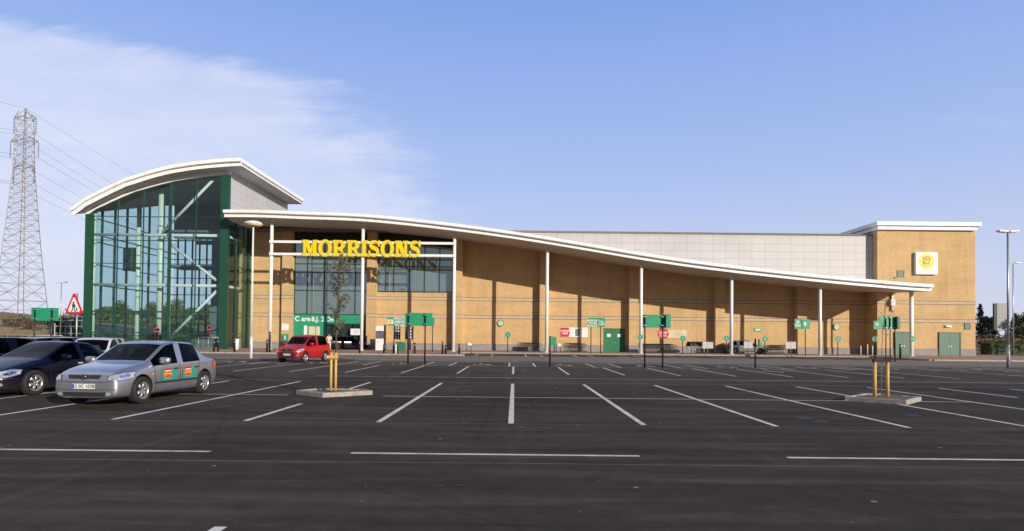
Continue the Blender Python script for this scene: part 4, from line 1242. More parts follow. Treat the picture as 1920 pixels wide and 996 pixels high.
def plate(root, z, bvh, txt, rearp=False, w=0.26, back=False):
    fn = rear if rearp else front
    p = fn('number_plate', rect(-w, w, z-0.056, z+0.056), bvh, M['sign_white'], root, 0.02, 0.3)
    # flat plate: take the mean depth
    me = p.data; ym = sum(v.co.y for v in me.vertices)/len(me.vertices)
    sgn = 1 if rearp else -1
    ym = (max if rearp else min)(v.co.y for v in me.vertices)
    for v in me.vertices: v.co.y = ym
    if not rearp:
        MB().box(-w+0.004, -w+0.055, ym-0.003, ym-0.001, z-0.05, z+0.05).build('plate_band', M['blue'], p)
        text(txt, 0.105, (0.03, ym-0.003, z), M['dark'], p, 'plate_lettering', bold=0.002)
    return p

# --- silver saloon
Ls = 4.16
st = [(0.00, .60, .22, .58, .46, .635, .65), (0.05, .73, .18, .65, .58, .715, .73), (0.28, .78, .16, .72, .64, .80, .825), (0.62, .80, .16, .77, .67, .87, .895), (0.94, .81, .16, .82, .69, .915, .945),
      (1.10, .815, .16, .855, .72, .935, .97), (1.86, .815, .16, .875, .62, 1.35, 1.42), (2.24, .815, .16, .885, .63, 1.41, 1.47), (2.32, .815, .16, .885, .63, 1.415, 1.475), (3.02, .815, .16, .905, .61, 1.375, 1.45), (3.16, .815, .16, .91, .60, 1.345, 1.425),
      (3.60, .81, .17, .935, .62, 1.05, 1.10), (3.72, .80, .18, .945, .63, .99, 1.02), (4.05, .77, .20, .93, .62, .955, .985), (4.12, .74, .24, .86, .58, .90, .92), (4.16, .64, .28, .74, .5, .78, .80)]
root, bvh, full = car('silver_car', 'silver five door hatchback with teal and red door stickers, nearest parked car', 'car', M['silver'], st, Ls, 5, 6, 10, 11, (7,), (0.80, 3.40), 0.315, 0.725)
def o(y): return y-Ls/2
front('grille', [(-.34, .62), (.34, .62), (.38, .705), (-.38, .705)], bvh, M['dark'], root, .016)
front('grille_surround', [(-.38, .60), (.38, .60), (.43, .725), (-.43, .725)], bvh, M['silver'], root, .009)
MBx = MB(); MBx.lathe([(0.055, -Ls/2-0.03), (0.062, -Ls/2-0.02), (0.05, -Ls/2)], (0, -0.01, .665), 'Y', 20); MBx.build('badge', M['chrome'], root)
for sx in (1, -1):
    lamp_unit([(.42, .60), (.70, .585), (.93, .635), (.97, .755), (.72, .745), (.46, .69)], sx, bvh, root, 38)
    corner('fog_lamp', ell(.50, .285, .06, .04), sx, bvh, M['lens'], root, 25, .012)
    side('side_repeater', rect(o(1.10), o(1.20), .655, .685), sx, bvh, M['amber'], root, .008)
    rcorner('tail_light', [(.52, .68), (.74, .66), (.80, .76), (.76, .90), (.56, .90)], sx, bvh, M['red_lens'], root, 40, .010)
    side('rubbing_strip', rect(o(1.22), o(3.02), .435, .475), sx, bvh, M['dark'], root, .014)
    side('sill', [(o(1.2), .175), (o(3.05), .175), (o(3.05), .215), (o(1.2), .215)], sx, bvh, M['dark'], root, .003)
front('lower_grille', [(-.46, .235), (.46, .235), (.50, .325), (-.50, .325)], bvh, M['dark'], root, .010)
front('bumper_seam', rect(-.68, .68, .545, .556), bvh, M['dark'], root, .004)
front('bumper_lip', rect(-.72, .72, .375, .384), bvh, M['dark'], root, .004)
plate(root, .455, bvh, '2 0C 1038')
rear('number_plate', rect(-.26, .26, .62, .73), bvh, M['amber'], root, .01)
seams(root, [vline(o(1.27), .20, o(1.24), .86), vline(o(2.26), .20, o(2.26), .90), vline(o(3.16), .90, o(3.02), .30), rect(o(1.27), o(2.98), .205, .215)], bvh)
handles(root, (o(2.06), o(2.98)), .765, bvh, M['dark'])
mirrors(root, o(1.42), .985, .80, M['silver'])
# the teal door stickers with a red and orange shield
for sx in (1, -1):
    for y0 in (1.50, 2.36):
        q = side('door_sticker', rect(o(y0), o(y0+.62), .485, .795), sx, bvh, M['sign_teal'], root, .010)
        side('sticker_shield', [(o(y0+.08), .77), (o(y0+.07), .60), (o(y0+.16), .535), (o(y0+.30), .535), (o(y0+.38), .60), (o(y0+.38), .77)], sx, bvh, M['amber'], q, .014)
        side('sticker_shield', [(o(y0+.05), .785), (o(y0+.09), .68), (o(y0+.37), .68), (o(y0+.40), .785)], sx, bvh, M['red'], q, .017)
        side('sticker_stripe', rect(o(y0+.13), o(y0+.33), .56, .61), sx, bvh, M['red'], q, .017)
        side('sticker_stripe', rect(o(y0+.10), o(y0+.36), .705, .73), sx, bvh, M['sign_white'], q, .020)
MB().obox((-.30, o(1.36), 1.06), (.16, .004, .05), rx=-0.9).build('tax_disc', M['sign_white'], root)
MB().obox((.26, o(1.40), .985), (.24, .10, .012)).build('paper_note', M['sign_white'], root)
mm = MB(); mm.path([(-.2, o(1.20), 1.0), (.3, o(1.30), 1.05)], .008, 5); mm.path([(.15, o(1.20), .99), (.6, o(1.28), 1.03)], .008, 5); mm.build('wiper', M['dark'], root)
P1 = gnd(267, 757); P2 = gnd(381, 740.5)
def place(root, fx, fy, heading_deg, L, sfront, track):
    """put the front wheel on the +X side at (fx, fy)"""
    a = R(heading_deg)
    loc = Vector((fx, fy, 0)) - Matrix.Rotation(a, 3, 'Z') @ Vector((track, sfront-L/2, 0))
    root.location = loc; root.rotation_euler = (0, 0, a)
place(root, P1.x, P1.y, -2.5, Ls, 0.80, 0.80)
silver = root

# --- black coupe saloon beside it
Lb = 4.60
st = [(0.00, .60, .22, .48, .42, .52, .54), (0.06, .76, .17, .56, .54, .61, .63), (0.32, .85, .15, .66, .60, .70, .73), (0.80, .89, .15, .76, .64, .81, .845), (1.18, .90, .15, .83, .67, .895, .935),
      (1.38, .90, .15, .87, .68, .93, .965), (2.20, .90, .15, .89, .61, 1.31, 1.38), (2.42, .90, .15, .895, .62, 1.35, 1.41), (2.50, .90, .15, .90, .62, 1.355, 1.415), (2.98, .90, .15, .91, .61, 1.31, 1.385), (3.08, .90, .15, .91, .60, 1.29, 1.37),
      (3.82, .88, .17, .94, .62, 1.00, 1.04), (3.98, .87, .18, .94, .64, .97, 1.00), (4.40, .82, .20, .91, .62, .935, .965), (4.54, .76, .25, .84, .58, .88, .90), (4.60, .66, .30, .72, .5, .76, .78)]
root, bvh, full = car('black_car', 'black saloon parked beside the silver hatchback, cut by the left edge of the photo', 'car', M['navy'], st, Lb, 5, 6, 10, 11, (7,), (0.90, 3.60), 0.33, 0.80, spokes=6)
def o(y): return y-Lb/2
for sx in (1, -1):
    lamp_unit([(.34, .53), (.70, .50), (.95, .57), (.99, .685), (.78, .70), (.50, .63)], sx, bvh, root, 40)
    corner('fog_lamp', ell(.62, .33, .085, .045), sx, bvh, M['lens'], root, 30, .010)
    rcorner('tail_light', [(.52, .68), (.76, .66), (.82, .76), (.76, .86), (.56, .86)], sx, bvh, M['red_lens'], root, 40, .010)
    corner('bumper_trim', [(.40, .455), (1.02, .475), (1.02, .487), (.40, .467)], sx, bvh, M['chrome'], root, 40, .008)
    side('rubbing_strip', rect(o(1.5), o(3.2), .50, .512), sx, bvh, M['chrome'], root, .008)
front('grille', [(-.34, .46), (.34, .46), (.40, .60), (-.40, .60)], bvh, M['dark'], root, .010)
front('lower_grille', rect(-.52, .52, .24, .33), bvh, M['dark'], root, .010)
seams(root, [vline(o(1.40), .20, o(1.34), .86), vline(o(2.46), .20, o(2.46), .90), vline(o(3.35), .90, o(3.15), .30)], bvh)
handles(root, (o(2.70), o(2.34)), .79, bvh, M['chrome'])
mirrors(root, o(1.72), .965, .88, M['navy'])
MB().obox((.45, o(1.63), 1.02), (.20, .004, .10), rx=-0.9).build('windscreen_note', M['sign_teal'], root)
mm = MB(); mm.obox((-.15, o(1.95), 1.0), (.42, .30, .2)); mm.bevel(.08, 3); mm.build('yellow_jacket', M['fabric_tan'], root)
P = gnd(64, 741.5)
place(root, P.x, P.y, -4.5, Lb, 0.90, 0.85)

# --- red off-road style hatchback near the entrance
Lr = 3.65
st = [(0.00, .62, .32, .64, .46, .69, .71), (0.05, .76, .27, .76, .58, .83, .85), (0.26, .80, .25, .86, .64, .94, .97), (0.62, .82, .25, .94, .66, 1.02, 1.05), (0.86, .82, .25, .98, .67, 1.06, 1.10),
      (1.42, .82, .25, 1.01, .65, 1.53, 1.60), (1.66, .82, .25, 1.02, .66, 1.63, 1.685), (1.93, .82, .25, 1.03, .66, 1.64, 1.70), (2.03, .82, .25, 1.03, .66, 1.645, 1.705), (2.95, .82, .25, 1.06, .65, 1.62, 1.69), (3.14, .82, .25, 1.07, .64, 1.59, 1.67),
      (3.52, .81, .25, 1.08, .66, 1.20, 1.24), (3.59, .79, .26, 1.03, .64, 1.08, 1.11), (3.65, .70, .31, .82, .5, .86, .88)]
root, bvh, full = car('red_car', 'small bright red tall hatchback with black front bumper near the entrance', 'car', M['carred'], st, Lr, 4, 5, 10, 11, (7,), (0.68, 2.98), 0.32, 0.74)
def o(y): return y-Lr/2
front('grille', [(-.34, .69), (.34, .69), (.38, .84), (-.38, .84)], bvh, M['dark'], root, .010)
front('front_bumper', [(-.48, .32), (.48, .32), (.52, .60), (.36, .645), (-.36, .645), (-.52, .60)], bvh, M['dark'], root, .018)
MB().lathe([(0.075, -Lr/2-0.05), (0.07, -Lr/2-0.04), (0.06, -Lr/2)], (0, -0.0, .77), 'Y', 18).build('badge', M['chrome'], root)
plate(root, .50, bvh, 'LC 04 DDE')
for sx in (1, -1):
    lamp_unit([(.42, .66), (.66, .64), (.92, .72), (.98, .85), (.78, .86), (.54, .78)], sx, bvh, root, 40)
    corner('fog_lamp', ell(.60, .47, .05, .035), sx, bvh, M['lens'], root, 30, .012)
    rcorner('tail_light', [(.55, .75), (.75, .75), (.75, 1.1), (.60, 1.1)], sx, bvh, M['red_lens'], root, 40, .010)
seams(root, [vline(o(.98), .28, o(.98), .96), vline(o(2.02), .28, o(2.02), 1.0), vline(o(2.85), 1.02, o(2.72), .36)], bvh)
handles(root, (o(1.86), o(2.72)), .86, bvh, M['carred'])
mirrors(root, o(1.16), 1.12, .80, M['carred'])
MB().obox((.35, o(1.06), 1.20), (.16, .004, .07), rx=-0.7).build('tax_disc', M['sign_white'], root)
P = gnd(572, 680.5); P.y = min(P.y, 42)
place(root, P.x, P.y, -13, Lr, 0.68, 0.79)

# --- cars in the row behind
Le = 4.45
def estate(name, label, pm, loc, rz, roofsplit=False, group=None):
    st = [(0.00, .60, .24, .52, .42, .56, .58), (0.06, .76, .18, .60, .54, .66, .68), (0.35, .84, .17, .70, .60, .76, .79), (0.80, .87, .17, .80, .64, .86, .89), (1.12, .87, .17, .86, .66, .93, .96),
          (1.80, .87, .17, .90, .58, 1.36, 1.43), (2.0, .87, .17, .91, .60, 1.41, 1.47), (2.30, .87, .17, .92, .60, 1.42, 1.48), (2.40, .87, .17, .92, .60, 1.42, 1.48), (3.20, .87, .17, .94, .60, 1.42, 1.48), (3.32, .87, .17, .94, .60, 1.42, 1.48), (4.0, .86, .18, .97, .59, 1.38, 1.45),
          (4.34, .84, .20, .98, .64, 1.08, 1.11), (4.40, .80, .22, .92, .62, .96, .99), (4.45, .70, .28, .76, .5, .80, .82)]
    root, bvh, _ = car(name, label, 'car', pm, st, Le, 4, 5, 11, 12, (7, 9), (0.86, 3.52), 0.32, 0.79, group=group)
    oo = lambda y: y-Le/2
    for sx in (1, -1):
        lamp_unit([(.36, .56), (.70, .54), (.86, .60), (.88, .70), (.60, .70)], sx, bvh, root, 38)
        rcorner('tail_light', [(.56, .72), (.76, .70), (.82, .80), (.78, 1.02), (.62, 1.02)], sx, bvh, M['red_lens'], root, 40, .010)
        m = MB(); m.path([(sx*.60, oo(1.95), 1.50), (sx*.60, oo(3.8), 1.50)], .018, 6); m.build('roof_rail', M['dark'], root)
    rear('number_plate', rect(-.26, .26, .70, .81), bvh, M['amber'], root, .01)
    rear('brake_light', rect(-.18, .18, 1.37, 1.40), bvh, M['red_lens'], root, .01)
    seams(root, [vline(oo(1.2), .22, oo(1.16), .88), vline(oo(2.34), .22, oo(2.34), .92), vline(oo(3.3), .92, oo(3.1), .32)], bvh)
    handles(root, (oo(2.15), oo(3.1)), .80, bvh, M['dark'])
    mirrors(root, oo(1.45), .98, .85, pm)
    root.location = loc; root.rotation_euler = (0, 0, rz)
    return root
def spot(u, Y): p = at(u, 650, Y); return (p.x, Y, 0)
c1 = estate('dark_car', 'dark blue estate car seen from behind, showing left of the black saloon roof', M['navy'], spot(18, 21.5), R(150))
c2 = estate('dark_car', 'dark car behind the black saloon with its high red brake light on', M['darkgrey'], spot(125, 25.5), R(168))
c3 = estate('white_car', 'white roofed estate between the black saloon and the silver hatchback', M['carwhite'], spot(182, 24.2), R(20))
c4 = estate('dark_car', 'black car standing in for a reflection in the glazed cafe entrance', M['navy'], (at(653, 650, 69.6).x, 69.3, PZ), R(118))  # added car in place of a dark reflection in the cafe glazing
c5 = estate('silver_car', 'silver hatchback with dark windows parked against the brick wall behind a white board', M['silver'], (at(1401, 650, 69.0).x, 69.2, PZ), R(78))
# ------------------------------------------------------------------ street furniture
def board_sign(name, label, posts, foot, u0, u1, v0, v1, mat=None, Y=None, thick=0.06, base=0.0, group=None, front_board=False, posttop=None, lines=None):
    if Y is None: Y = gnd(sum(posts)/len(posts), foot).y
    a, b = at(u0, v0, Y), at(u1, v1, Y)
    t = thing(name, label, 'sign', ((a.x+b.x)/2, Y, base), group=group)
    for u in posts:
        x = at(u, 640, Y).x
        m = MB(); m.tube((x, Y, base), (x, Y, a.z-0.03 if posttop is None else posttop), 0.045, n=10); m.tube((x, Y, base), (x, Y, base+0.02), 0.10, n=10)
        m.build('post', M['black'], t, True)
    yb = Y-0.10-thick if front_board else Y+0.055
    m = MB(); m.box(a.x, b.x, yb, yb+thick, b.z, a.z); m.bevel(0.012, 1); bd = m.build('board', mat or M['sign_green'], t, True)
    if not front_board:
        for u in posts:
            x = at(u, 640, Y).x
            for z in (a.z-0.12, b.z+0.12): MB().box(x-0.09, x+0.09, Y-0.06, Y+0.054, z-0.025, z+0.025).build('bracket', M['steel'], t, True)
    return t, bd, yb, a, b
def writing(parent, s, size, u, v, Y, mat=None, bold=0.006, sx=1.0, ydepth=None):
    p = at(u, v, Y); return text(s, size, (p.x, (ydepth if ydepth is not None else Y)-0.006, p.z), mat or M['sign_white'], parent, world=True, bold=bold, sx=sx)

board_sign('green_sign', 'blank back of a green sign on two black posts left of the warning triangle', (64, 96), 640, 57, 107.5, 577, 602, Y=35.5)
board_sign('green_sign', 'blank back of a large green sign on two tall black posts nearest the cafe', (765.5, 797), 684.5, 759.5, 810.5, 586.5, 611.5)
t, bd, yb, a, b = board_sign('green_sign', 'green sign with white text and yellow emblem partly behind the blank green board', (738.5, 811), 657, 727, 815, 596, 611.5, Y=63.0, base=PZ, front_board=True)
writing(bd, 'IREEIS FOR\nIREELPO', 0.30, 751, 600.5, yb); writing(bd, 'PLEASE NOTE\nTILL HERE', 0.26, 751, 607.5, yb)
p = at(732, 603.5, yb); MB().box(p.x-.32, p.x+.32, yb-0.012, yb-0.001, p.z-.25, p.z+.25).build('emblem', M['cream'], bd, True)
MB().tube((p.x, yb-0.016, p.z), (p.x, yb-0.013, p.z), 0.11, n=14).build('emblem_dot', M['amber'], bd, True)
t, bd, yb, a, b = board_sign('green_sign', 'blank green sign on two black posts with the round red stop sign beneath it', (1209, 1242.5), 690, 1206, 1255.5, 590, 614.5, posttop=None)
MB().box(at(1247, 600, yb).x, at(1255.6, 600, yb).x, yb-0.25, yb-0.02, b.z-0.02, a.z+0.02).build('side_board', M['sign_green'], t, True)
t, bd, yb, a, b = board_sign('green_sign', 'green two panel sign with white text beside the green double door', (1108, 1126), 662, 1102, 1134, 596, 613, Y=63.0, base=PZ, front_board=True)
writing(bd, 'REGINGER\nTICHRE\nPLACING', 0.26, 1111.5, 606, yb, bold=.008); writing(bd, 'WC\nCAFE', 0.26, 1127.5, 606, yb, bold=.008)
MB().box(at(1120.3, 600, yb).x, at(1121, 600, yb).x, yb-0.01, yb-0.001, b.z, a.z).build('panel_joint', M['dark'], bd, True)
t, bd, yb, a, b = board_sign('green_sign', 'green two panel sign on two black posts right of the silver hatchback', (1494.5, 1510), 666, 1488.5, 1503, 598, 617, Y=63.0, base=PZ, front_board=True)
a2, b2 = at(1503.6, 599, yb), at(1518.7, 617.5, yb); MB().box(a2.x, b2.x, yb-0.05, yb+0.01, b2.z, a2.z).build('board', M['sign_green'], t, True)
writing(bd, 'SS\nTAC', 0.36, 1496, 607.5, yb, bold=.01); writing(bd, '9', 0.62, 1509.5, 608.5, yb-.05, bold=.015)
# right hand cluster
t, bd, yb, a, b = board_sign('green_sign', 'blank green sign on two thin black posts in front of the dark corner', (1661, 1669), 667, 1648.5, 1674, 592.5, 617.5, Y=56, posttop=None)
t, bd, yb, a, b = board_sign('green_sign', 'narrow folded green sign on one black post left of the left tower door', (1678,), 674, 1674.5, 1684, 593.5, 617.5, Y=50)
MB().box(b.x-0.22, b.x-0.02, yb-0.35, yb-0.02, b.z+0.02, a.z-0.02).build('side_board', M['door_green'], t, True)
t, bd, yb, a, b = board_sign('green_sign', 'small green board with white mark at the dark corner left of the sign cluster', (1641,), 672, 1636, 1647, 602, 618, Y=54, front_board=True)
writing(bd, 'P', 0.4, 1645, 609, yb)
# green posts seen edge-on
def edge_sign(u, foot, v0, v1, label, extra):
    g = gnd(u, foot); Y = g.y
    t = thing('ticket_sign', label, 'sign', (g.x, Y, 0))
    zt_ = at(u, v0, Y).z; zb_ = at(u, v1, Y).z
    m = MB(); m.tube((g.x, Y, 0), (g.x, Y, zt_+0.03), 0.05, n=10); m.tube((g.x, Y, 0), (g.x, Y, .02), 0.11, n=10); m.build('post', M['black'], t, True)
    m = MB(); m.obox((g.x+0.10, Y-0.3, (zt_+zb_)/2), (0.07, 0.62, zt_-zb_), rz=R(-18)); m.bevel(.01, 1); m.build('board', M['sign_green'], t, True)
    a, b = at(extra[0], extra[2], Y+3), at(extra[1], extra[3], Y+3)
    return t
edge_sign(1031, 687, 631, 646, 'green sign seen edge on upon a black post in front of the fourth column', (1036, 1043, 632, 648))
edge_sign(1416, 690, 636, 648, 'green sign seen edge on upon a black post in front of the silver hatchback', (1421, 1426, 642, 651))
for u, v0, v1, w_, lab in ((1039.5, 632, 649, 7, 'small green board on a post just right of the fourth column'), (1424, 641.5, 651, 7, 'small pale green board on a post beside the silver hatchback bonnet')):
    board_sign('green_sign', lab, (u,), 660, u-w_/2, u+w_/2, v0, v1, Y=63.3, base=PZ, front_board=True)
# round signs on posts
def round_sign(u, v, foot_Y, label, on_column=False, r=0.30, base=PZ, mat=None, txt='P'):
    Y = foot_Y; p = at(u, v, Y)
    t = thing('round_sign', label, 'sign', (p.x, Y, base), group=None)
    if not on_column:
        MB().tube((p.x, Y, base), (p.x, Y, p.z-r+0.02), 0.045, n=10).build('post', M['black'], t, True)
    m = MB(); m.lathe([(r, Y-0.09), (r, Y-0.06)], (p.x, 0, p.z), 'Y', 28); d = m.build('disc', mat or M['sign_teal'], t, True)
    if txt == 'P':
        m = MB(); m.lathe([(r*0.62, Y-0.095), (r*0.62, Y-0.091)], (p.x, 0, p.z), 'Y', 24); m.build('emblem', M['sign_green'], d, True)
        text('i', r*1.1, (p.x, Y-0.10, p.z), M['sign_white'], d, world=True, bold=.008)
    return t, d, p
round_sign(952, 628, 63.4, 'round teal sign on a short black post below the wall clock left of centre')
round_sign(1280, 634.5, 63.4, 'round teal sign on a black post overlapping the cream wall banner')
round_sign(1362, 634.5, 63.2, 'round teal sign on a black post just left of the sixth column')
round_sign(1434, 636, 63.4, 'round teal sign on a black post under the small framed wall board')
round_sign(1571, 636, 63.2, 'round teal sign on a black post beneath the wall clock near the dark corner')
round_sign(1640, 636, 63.2, 'round teal sign on a black post in the dark corner beside the right block')
for ci, u, v, lab in ((4, 1200, 632, 'round teal sign fixed to the fifth white column'), (7, 1711.5, 635.5, 'round teal sign fixed to the last white column and rainwater pipe')):
    round_sign(u, v, YC-0.12, lab, on_column=True)
# red round stop sign
Y = 36.5; p = at(1243, 626, Y)
t = thing('stop_sign', 'round red sign with white STOP lettering under the blank green board', 'sign', (p.x, Y, 0))
MB().tube((p.x, Y, 0), (p.x, Y, p.z+.1), 0.04, n=10).build('post', M['black'], t, True)
d = MB().lathe([(0.33, Y-0.07), (0.33, Y-0.045)], (p.x, 0, p.z), 'Y', 30).build('disc', M['red'], t, True)
text('STOP', 0.20, (p.x, Y-0.075, p.z+.05), M['sign_white'], d, world=True, bold=.006); text('& LOOK', 0.12, (p.x, Y-0.075, p.z-.12), M['sign_white'], d, world=True, bold=.004)
# wall clocks / emblems
def wall_round(u, v, label, r=0.40, Y=YW):
    p = at(u, v, Y); t = thing('wall_clock', label, 'clock', (p.x, Y, p.z))
    d = MB().lathe([(r, Y-0.12), (r, Y-0.002)], (p.x, 0, p.z), 'Y', 30).build('rim', M['sign_teal'], t, True)
    MB().lathe([(r*.72, Y-0.128), (r*.72, Y-0.121)], (p.x, 0, p.z), 'Y', 28).build('face', M['cream'], t, True)
    m = MB(); m.box(p.x-.018, p.x+.018, Y-.134, Y-.130, p.z-.03, p.z+.2); m.box(p.x-.03, p.x+.16, Y-.139, Y-.135, p.z-.015, p.z+.015); m.build('hands', M['dark'], t, True)
wall_round(939, 606, 'round green rimmed clock on the brick wall left of centre')
wall_round(1568, 613, 'round green rimmed clock on the brick wall near the right corner')
# wall banners
def wall_board(name, label, u0, u1, v0, v1, mat, Y=YW, cat='banner', d=0.05):
    a, b = at(u0, v0, Y), at(u1, v1, Y)
    t = thing(name, label, cat, ((a.x+b.x)/2, Y, b.z))
    bd = MB().box(a.x, b.x, Y-d, Y-0.003, b.z, a.z).build('panel', mat, t, True)
    return t, bd, a, b, Y-d
t, bd, a, b, y = wall_board('wall_banner', 'long white banner with a red left end on the brick wall beside the fourth column', 1051, 1102, 614, 632.5, M['sign_white'])
w_ = b.x-a.x
m = MB(); m.prism([(a.x+.02, y-.008, b.z+.02), (a.x+w_*.30, y-.008, b.z+.02), (a.x+w_*.34, y-.008, (a.z+b.z)/2), (a.x+w_*.30, y-.008, a.z-.02), (a.x+.02, y-.008, a.z-.02)], (0, .006, 0)); m.build('red_panel', M['red'], bd, True)
text('WOOR\nGERS', 0.30, (a.x+w_*.16, y-.012, (a.z+b.z)/2), M['sign_white'], bd, world=True, bold=.01)
MB().box(a.x+w_*.54, a.x+w_*.70, y-.008, y-.001, b.z+.12, a.z-.15).build('printed_photo', M['grey_in'], bd, True)
text('MORRISON OUR STORE', 0.10, (a.x+w_*.84, y-.006, a.z-.18), M['lav_grey'], bd, world=True)
t, bd, a, b, y = wall_board('wall_banner', 'plain cream banner on the brick wall behind the red stop sign', 1250, 1286.5, 619, 634, M['cream'])
text('FRESHLY\nMADE BB.O\nOPEN 9', 0.24, ((a.x+b.x)/2+.2, y-.006, (a.z+b.z)/2), M['lav_grey'], bd, world=True)
t, bd, a, b, y = wall_board('wall_notice', 'small green framed board on the brick wall above the silver hatchback', 1414, 1427, 615, 622, M['sign_green'], cat='notice')
MB().box(a.x+.1, b.x-.1, y-.01, y-.001, b.z+.08, a.z-.08).build('face', M['cream'], bd, True)
t, bd, a, b, y = wall_board('wall_notice', 'white notice on the brick pier left of the green cafe front', 528.5, 541, 607, 619.5, M['sign_white'], Y=YW-0.45, cat='notice')
text('i\nl', 0.3, ((a.x+b.x)/2, y-.006, (a.z+b.z)/2), M['lav_grey'], bd, world=True)
t, bd, a, b, y = wall_board('wall_box', 'green life ring cabinet with a white curl on the brick pier behind the red car', 530, 541, 626.5, 640, M['sign_green'], Y=YW-0.45, cat='cabinet', d=.18)
text('2', 0.5, ((a.x+b.x)/2, y-.006, (a.z+b.z)/2), M['sign_white'], bd, world=True, bold=.02)
# yellow disc sign on the right block
a, b = at(1713.5, 473.5, YT), at(1754.5, 515.5, YT)
t = thing('tower_sign', 'square white sign with a yellow disc high on the right brick block', 'sign', ((a.x+b.x)/2, YT, b.z))
m = MB(); m.box(a.x, b.x, YT-.35, YT-.003, b.z, a.z); m.bevel(.03, 2); bd = m.build('box', M['sign_white'], t, True)
cx, cz = (a.x+b.x)/2-.05, (a.z+b.z)/2+.22
MB().lathe([(.90, YT-.362), (.90, YT-.351)], (cx, 0, cz), 'Y', 40).build('disc', simple('sign_yellow', (.85, .60, .04), .5), t, True)
text('{\u00a9}', 0.66, (cx-.02, YT-.37, cz+.28), M['bandline'], t, world=True, bold=.008)
text('P|+', 0.58, (cx-.02, YT-.37, cz-.30), M['bandline'], t, world=True, bold=.01)
MB().box(a.x+.4, b.x-.2, YT-.358, YT-.351, b.z+.38, b.z+.43).build('rule', M['lav_grey'], t, True)
# white kiosk
Y = 66.5; a, b = at(704.5, 611, Y), at(719, 655, Y)
t = thing('ticket_machine', 'tall white machine with a dark side standing by the brick wall right of the cafe', 'machine', ((a.x+b.x)/2, Y, PZ))
m = MB(); m.box(a.x, b.x, Y, Y+.75, PZ, a.z); m.bevel(.03, 2); m.build('cabinet', M['sign_white'], t, True)
MB().box(b.x+.004, b.x+.06, Y+.02, Y+.95, PZ, a.z+.10).build('side_panel', M['black'], t, True)
MB().box(a.x+.18, b.x-.22, Y-.02, Y-.002, a.z-.62, a.z-.55).build('slot', M['dark'], t, True)
MB().box(a.x+.18, b.x-.22, Y-.02, Y-.002, a.z-1.75, a.z-1.71).build('slot', M['lav_grey'], t, True)
# hanging banners
for u0, u1, lab in ((738.5, 750.5, 'left one of two narrow black price banners below the green text sign'), (760, 775, 'right one of two narrow black price banners below the green text sign')):
    Y = 66.8; a, b = at(u0, 612, Y), at(u1, 636.5, Y)
    t = thing('price_banner', lab, 'banner', ((a.x+b.x)/2, Y, PZ))
    for x in (a.x+.02, b.x-.02): MB().tube((x, Y, PZ), (x, Y, a.z), .03, n=8).build('post', M['black'], t, True)
    d = MB().box(a.x, b.x, Y-.05, Y-.02, b.z, a.z).build('board', M['dark'], t, True)
    text('5 8\n7 B\n5 8\n8 8', .34, ((a.x+b.x)/2+.03, Y-.056, (a.z+b.z)/2), M['sign_white'], d, world=True, bold=.006)
# dark green bin
Y = 66.3; a, b = at(745.5, 641, Y), at(760, 655, Y); cxx = (a.x+b.x)/2
t = thing('litter_bin', 'squat dark green bin with rounded lid under the price banners', 'bin', (cxx, Y, PZ))
m = MB(); m.box(a.x, b.x, Y-.3, Y+.3, PZ, a.z-.12); m.bevel(.06, 3); m.build('bin_body', M['door_green2'], t, True)
m = MB(); m.lathe([(.36, a.z-.13), (.34, a.z-.06), (.2, a.z)], (cxx, Y, 0), 'Z', 20); m.build('lid', M['door_green'], t, True)
# bollards
def bollard(u, v0, foot, where, Y=None, mat=None):
    Y = Y or 54.4
    p = at(u, foot, Y); zt_ = at(u, v0, Y).z-at(u, foot, Y).z
    t = thing('bollard', where, 'bollard', (p.x, Y, PZ), group='bollards along the pavement edge')
    h = max(.8, zt_)
    m = MB(); m.lathe([(.085, 0), (.085, h-.06), (.06, h)], (0, 0, 0), 'Z', 14); m.build('shaft', mat or M['black'], t)
    m = MB(); m.lathe([(.089, h-.26), (.089, h-.20)], (0, 0, 0), 'Z', 14); m.build('band', M['steel'], t)
B = [(401, 638, 660, 'left one of the pair of black bollards right of the silver car tail'), (408.5, 638, 662, 'right one of the pair of black bollards right of the silver car tail'),
     (439.5, 640, 664, 'black bollard in front of the green entrance door'), (500.5, 641, 665, 'black bollard just left of the red car beside the first column'), (505.5, 626, 665, 'tallest black bollard touching the foot of the first column'),
     (674, 643, 667, 'black bollard beside the second column foot right of the black car'), (719.5, 650, 667, 'black bollard below the tall white machine'), (777.5, 647, 668, 'black bollard between the two tall posts of the blank green sign'),
     (829.5, 645, 669, 'left of two close black bollards left of the third column'), (835.5, 652, 667, 'shorter right one of two close black bollards left of the third column'), (861, 637, 657, 'black bollard just right of the third column'),
     (1688, 640, 668, 'black bollard just left of the last column')]
for u, v0, f, lab in B: bollard(u, v0, f, lab)
bollard(738, 641, 664, 'left one of two black bollards close beside the green bin'); bollard(744.5, 641, 664, 'right one of two black bollards close beside the green bin')
bollard(742, 648, 665, 'short pale bollard between two black ones by the green bin', 54.1, M['sign_white'])
for u, lab in ((1614, 'leftmost of the three silver posts in the shaded corner'), (1626.5, 'middle and tallest of the three silver posts in the shaded corner'), (1636, 'rightmost of the three silver posts in the shaded corner')):
    p = at(u, 660, 66.5); t = thing('steel_post', lab, 'post', (p.x, 66.5, PZ), group='silver posts')
    h = 1.05 if u != 1626.5 else 1.25
    MB().lathe([(.05, 0), (.05, h-.03), (.03, h)], (0, 0, 0), 'Z', 12).build('shaft', M['sign_white'], t); MB().lathe([(.09, 0), (.09, .03)], (0, 0, 0), 'Z', 12).build('base', M['steel'], t)
p = at(443, 660, 63); t = thing('white_bin', 'white cylinder bin beside the black bollard at the entrance door', 'bin', (p.x, 63, PZ))
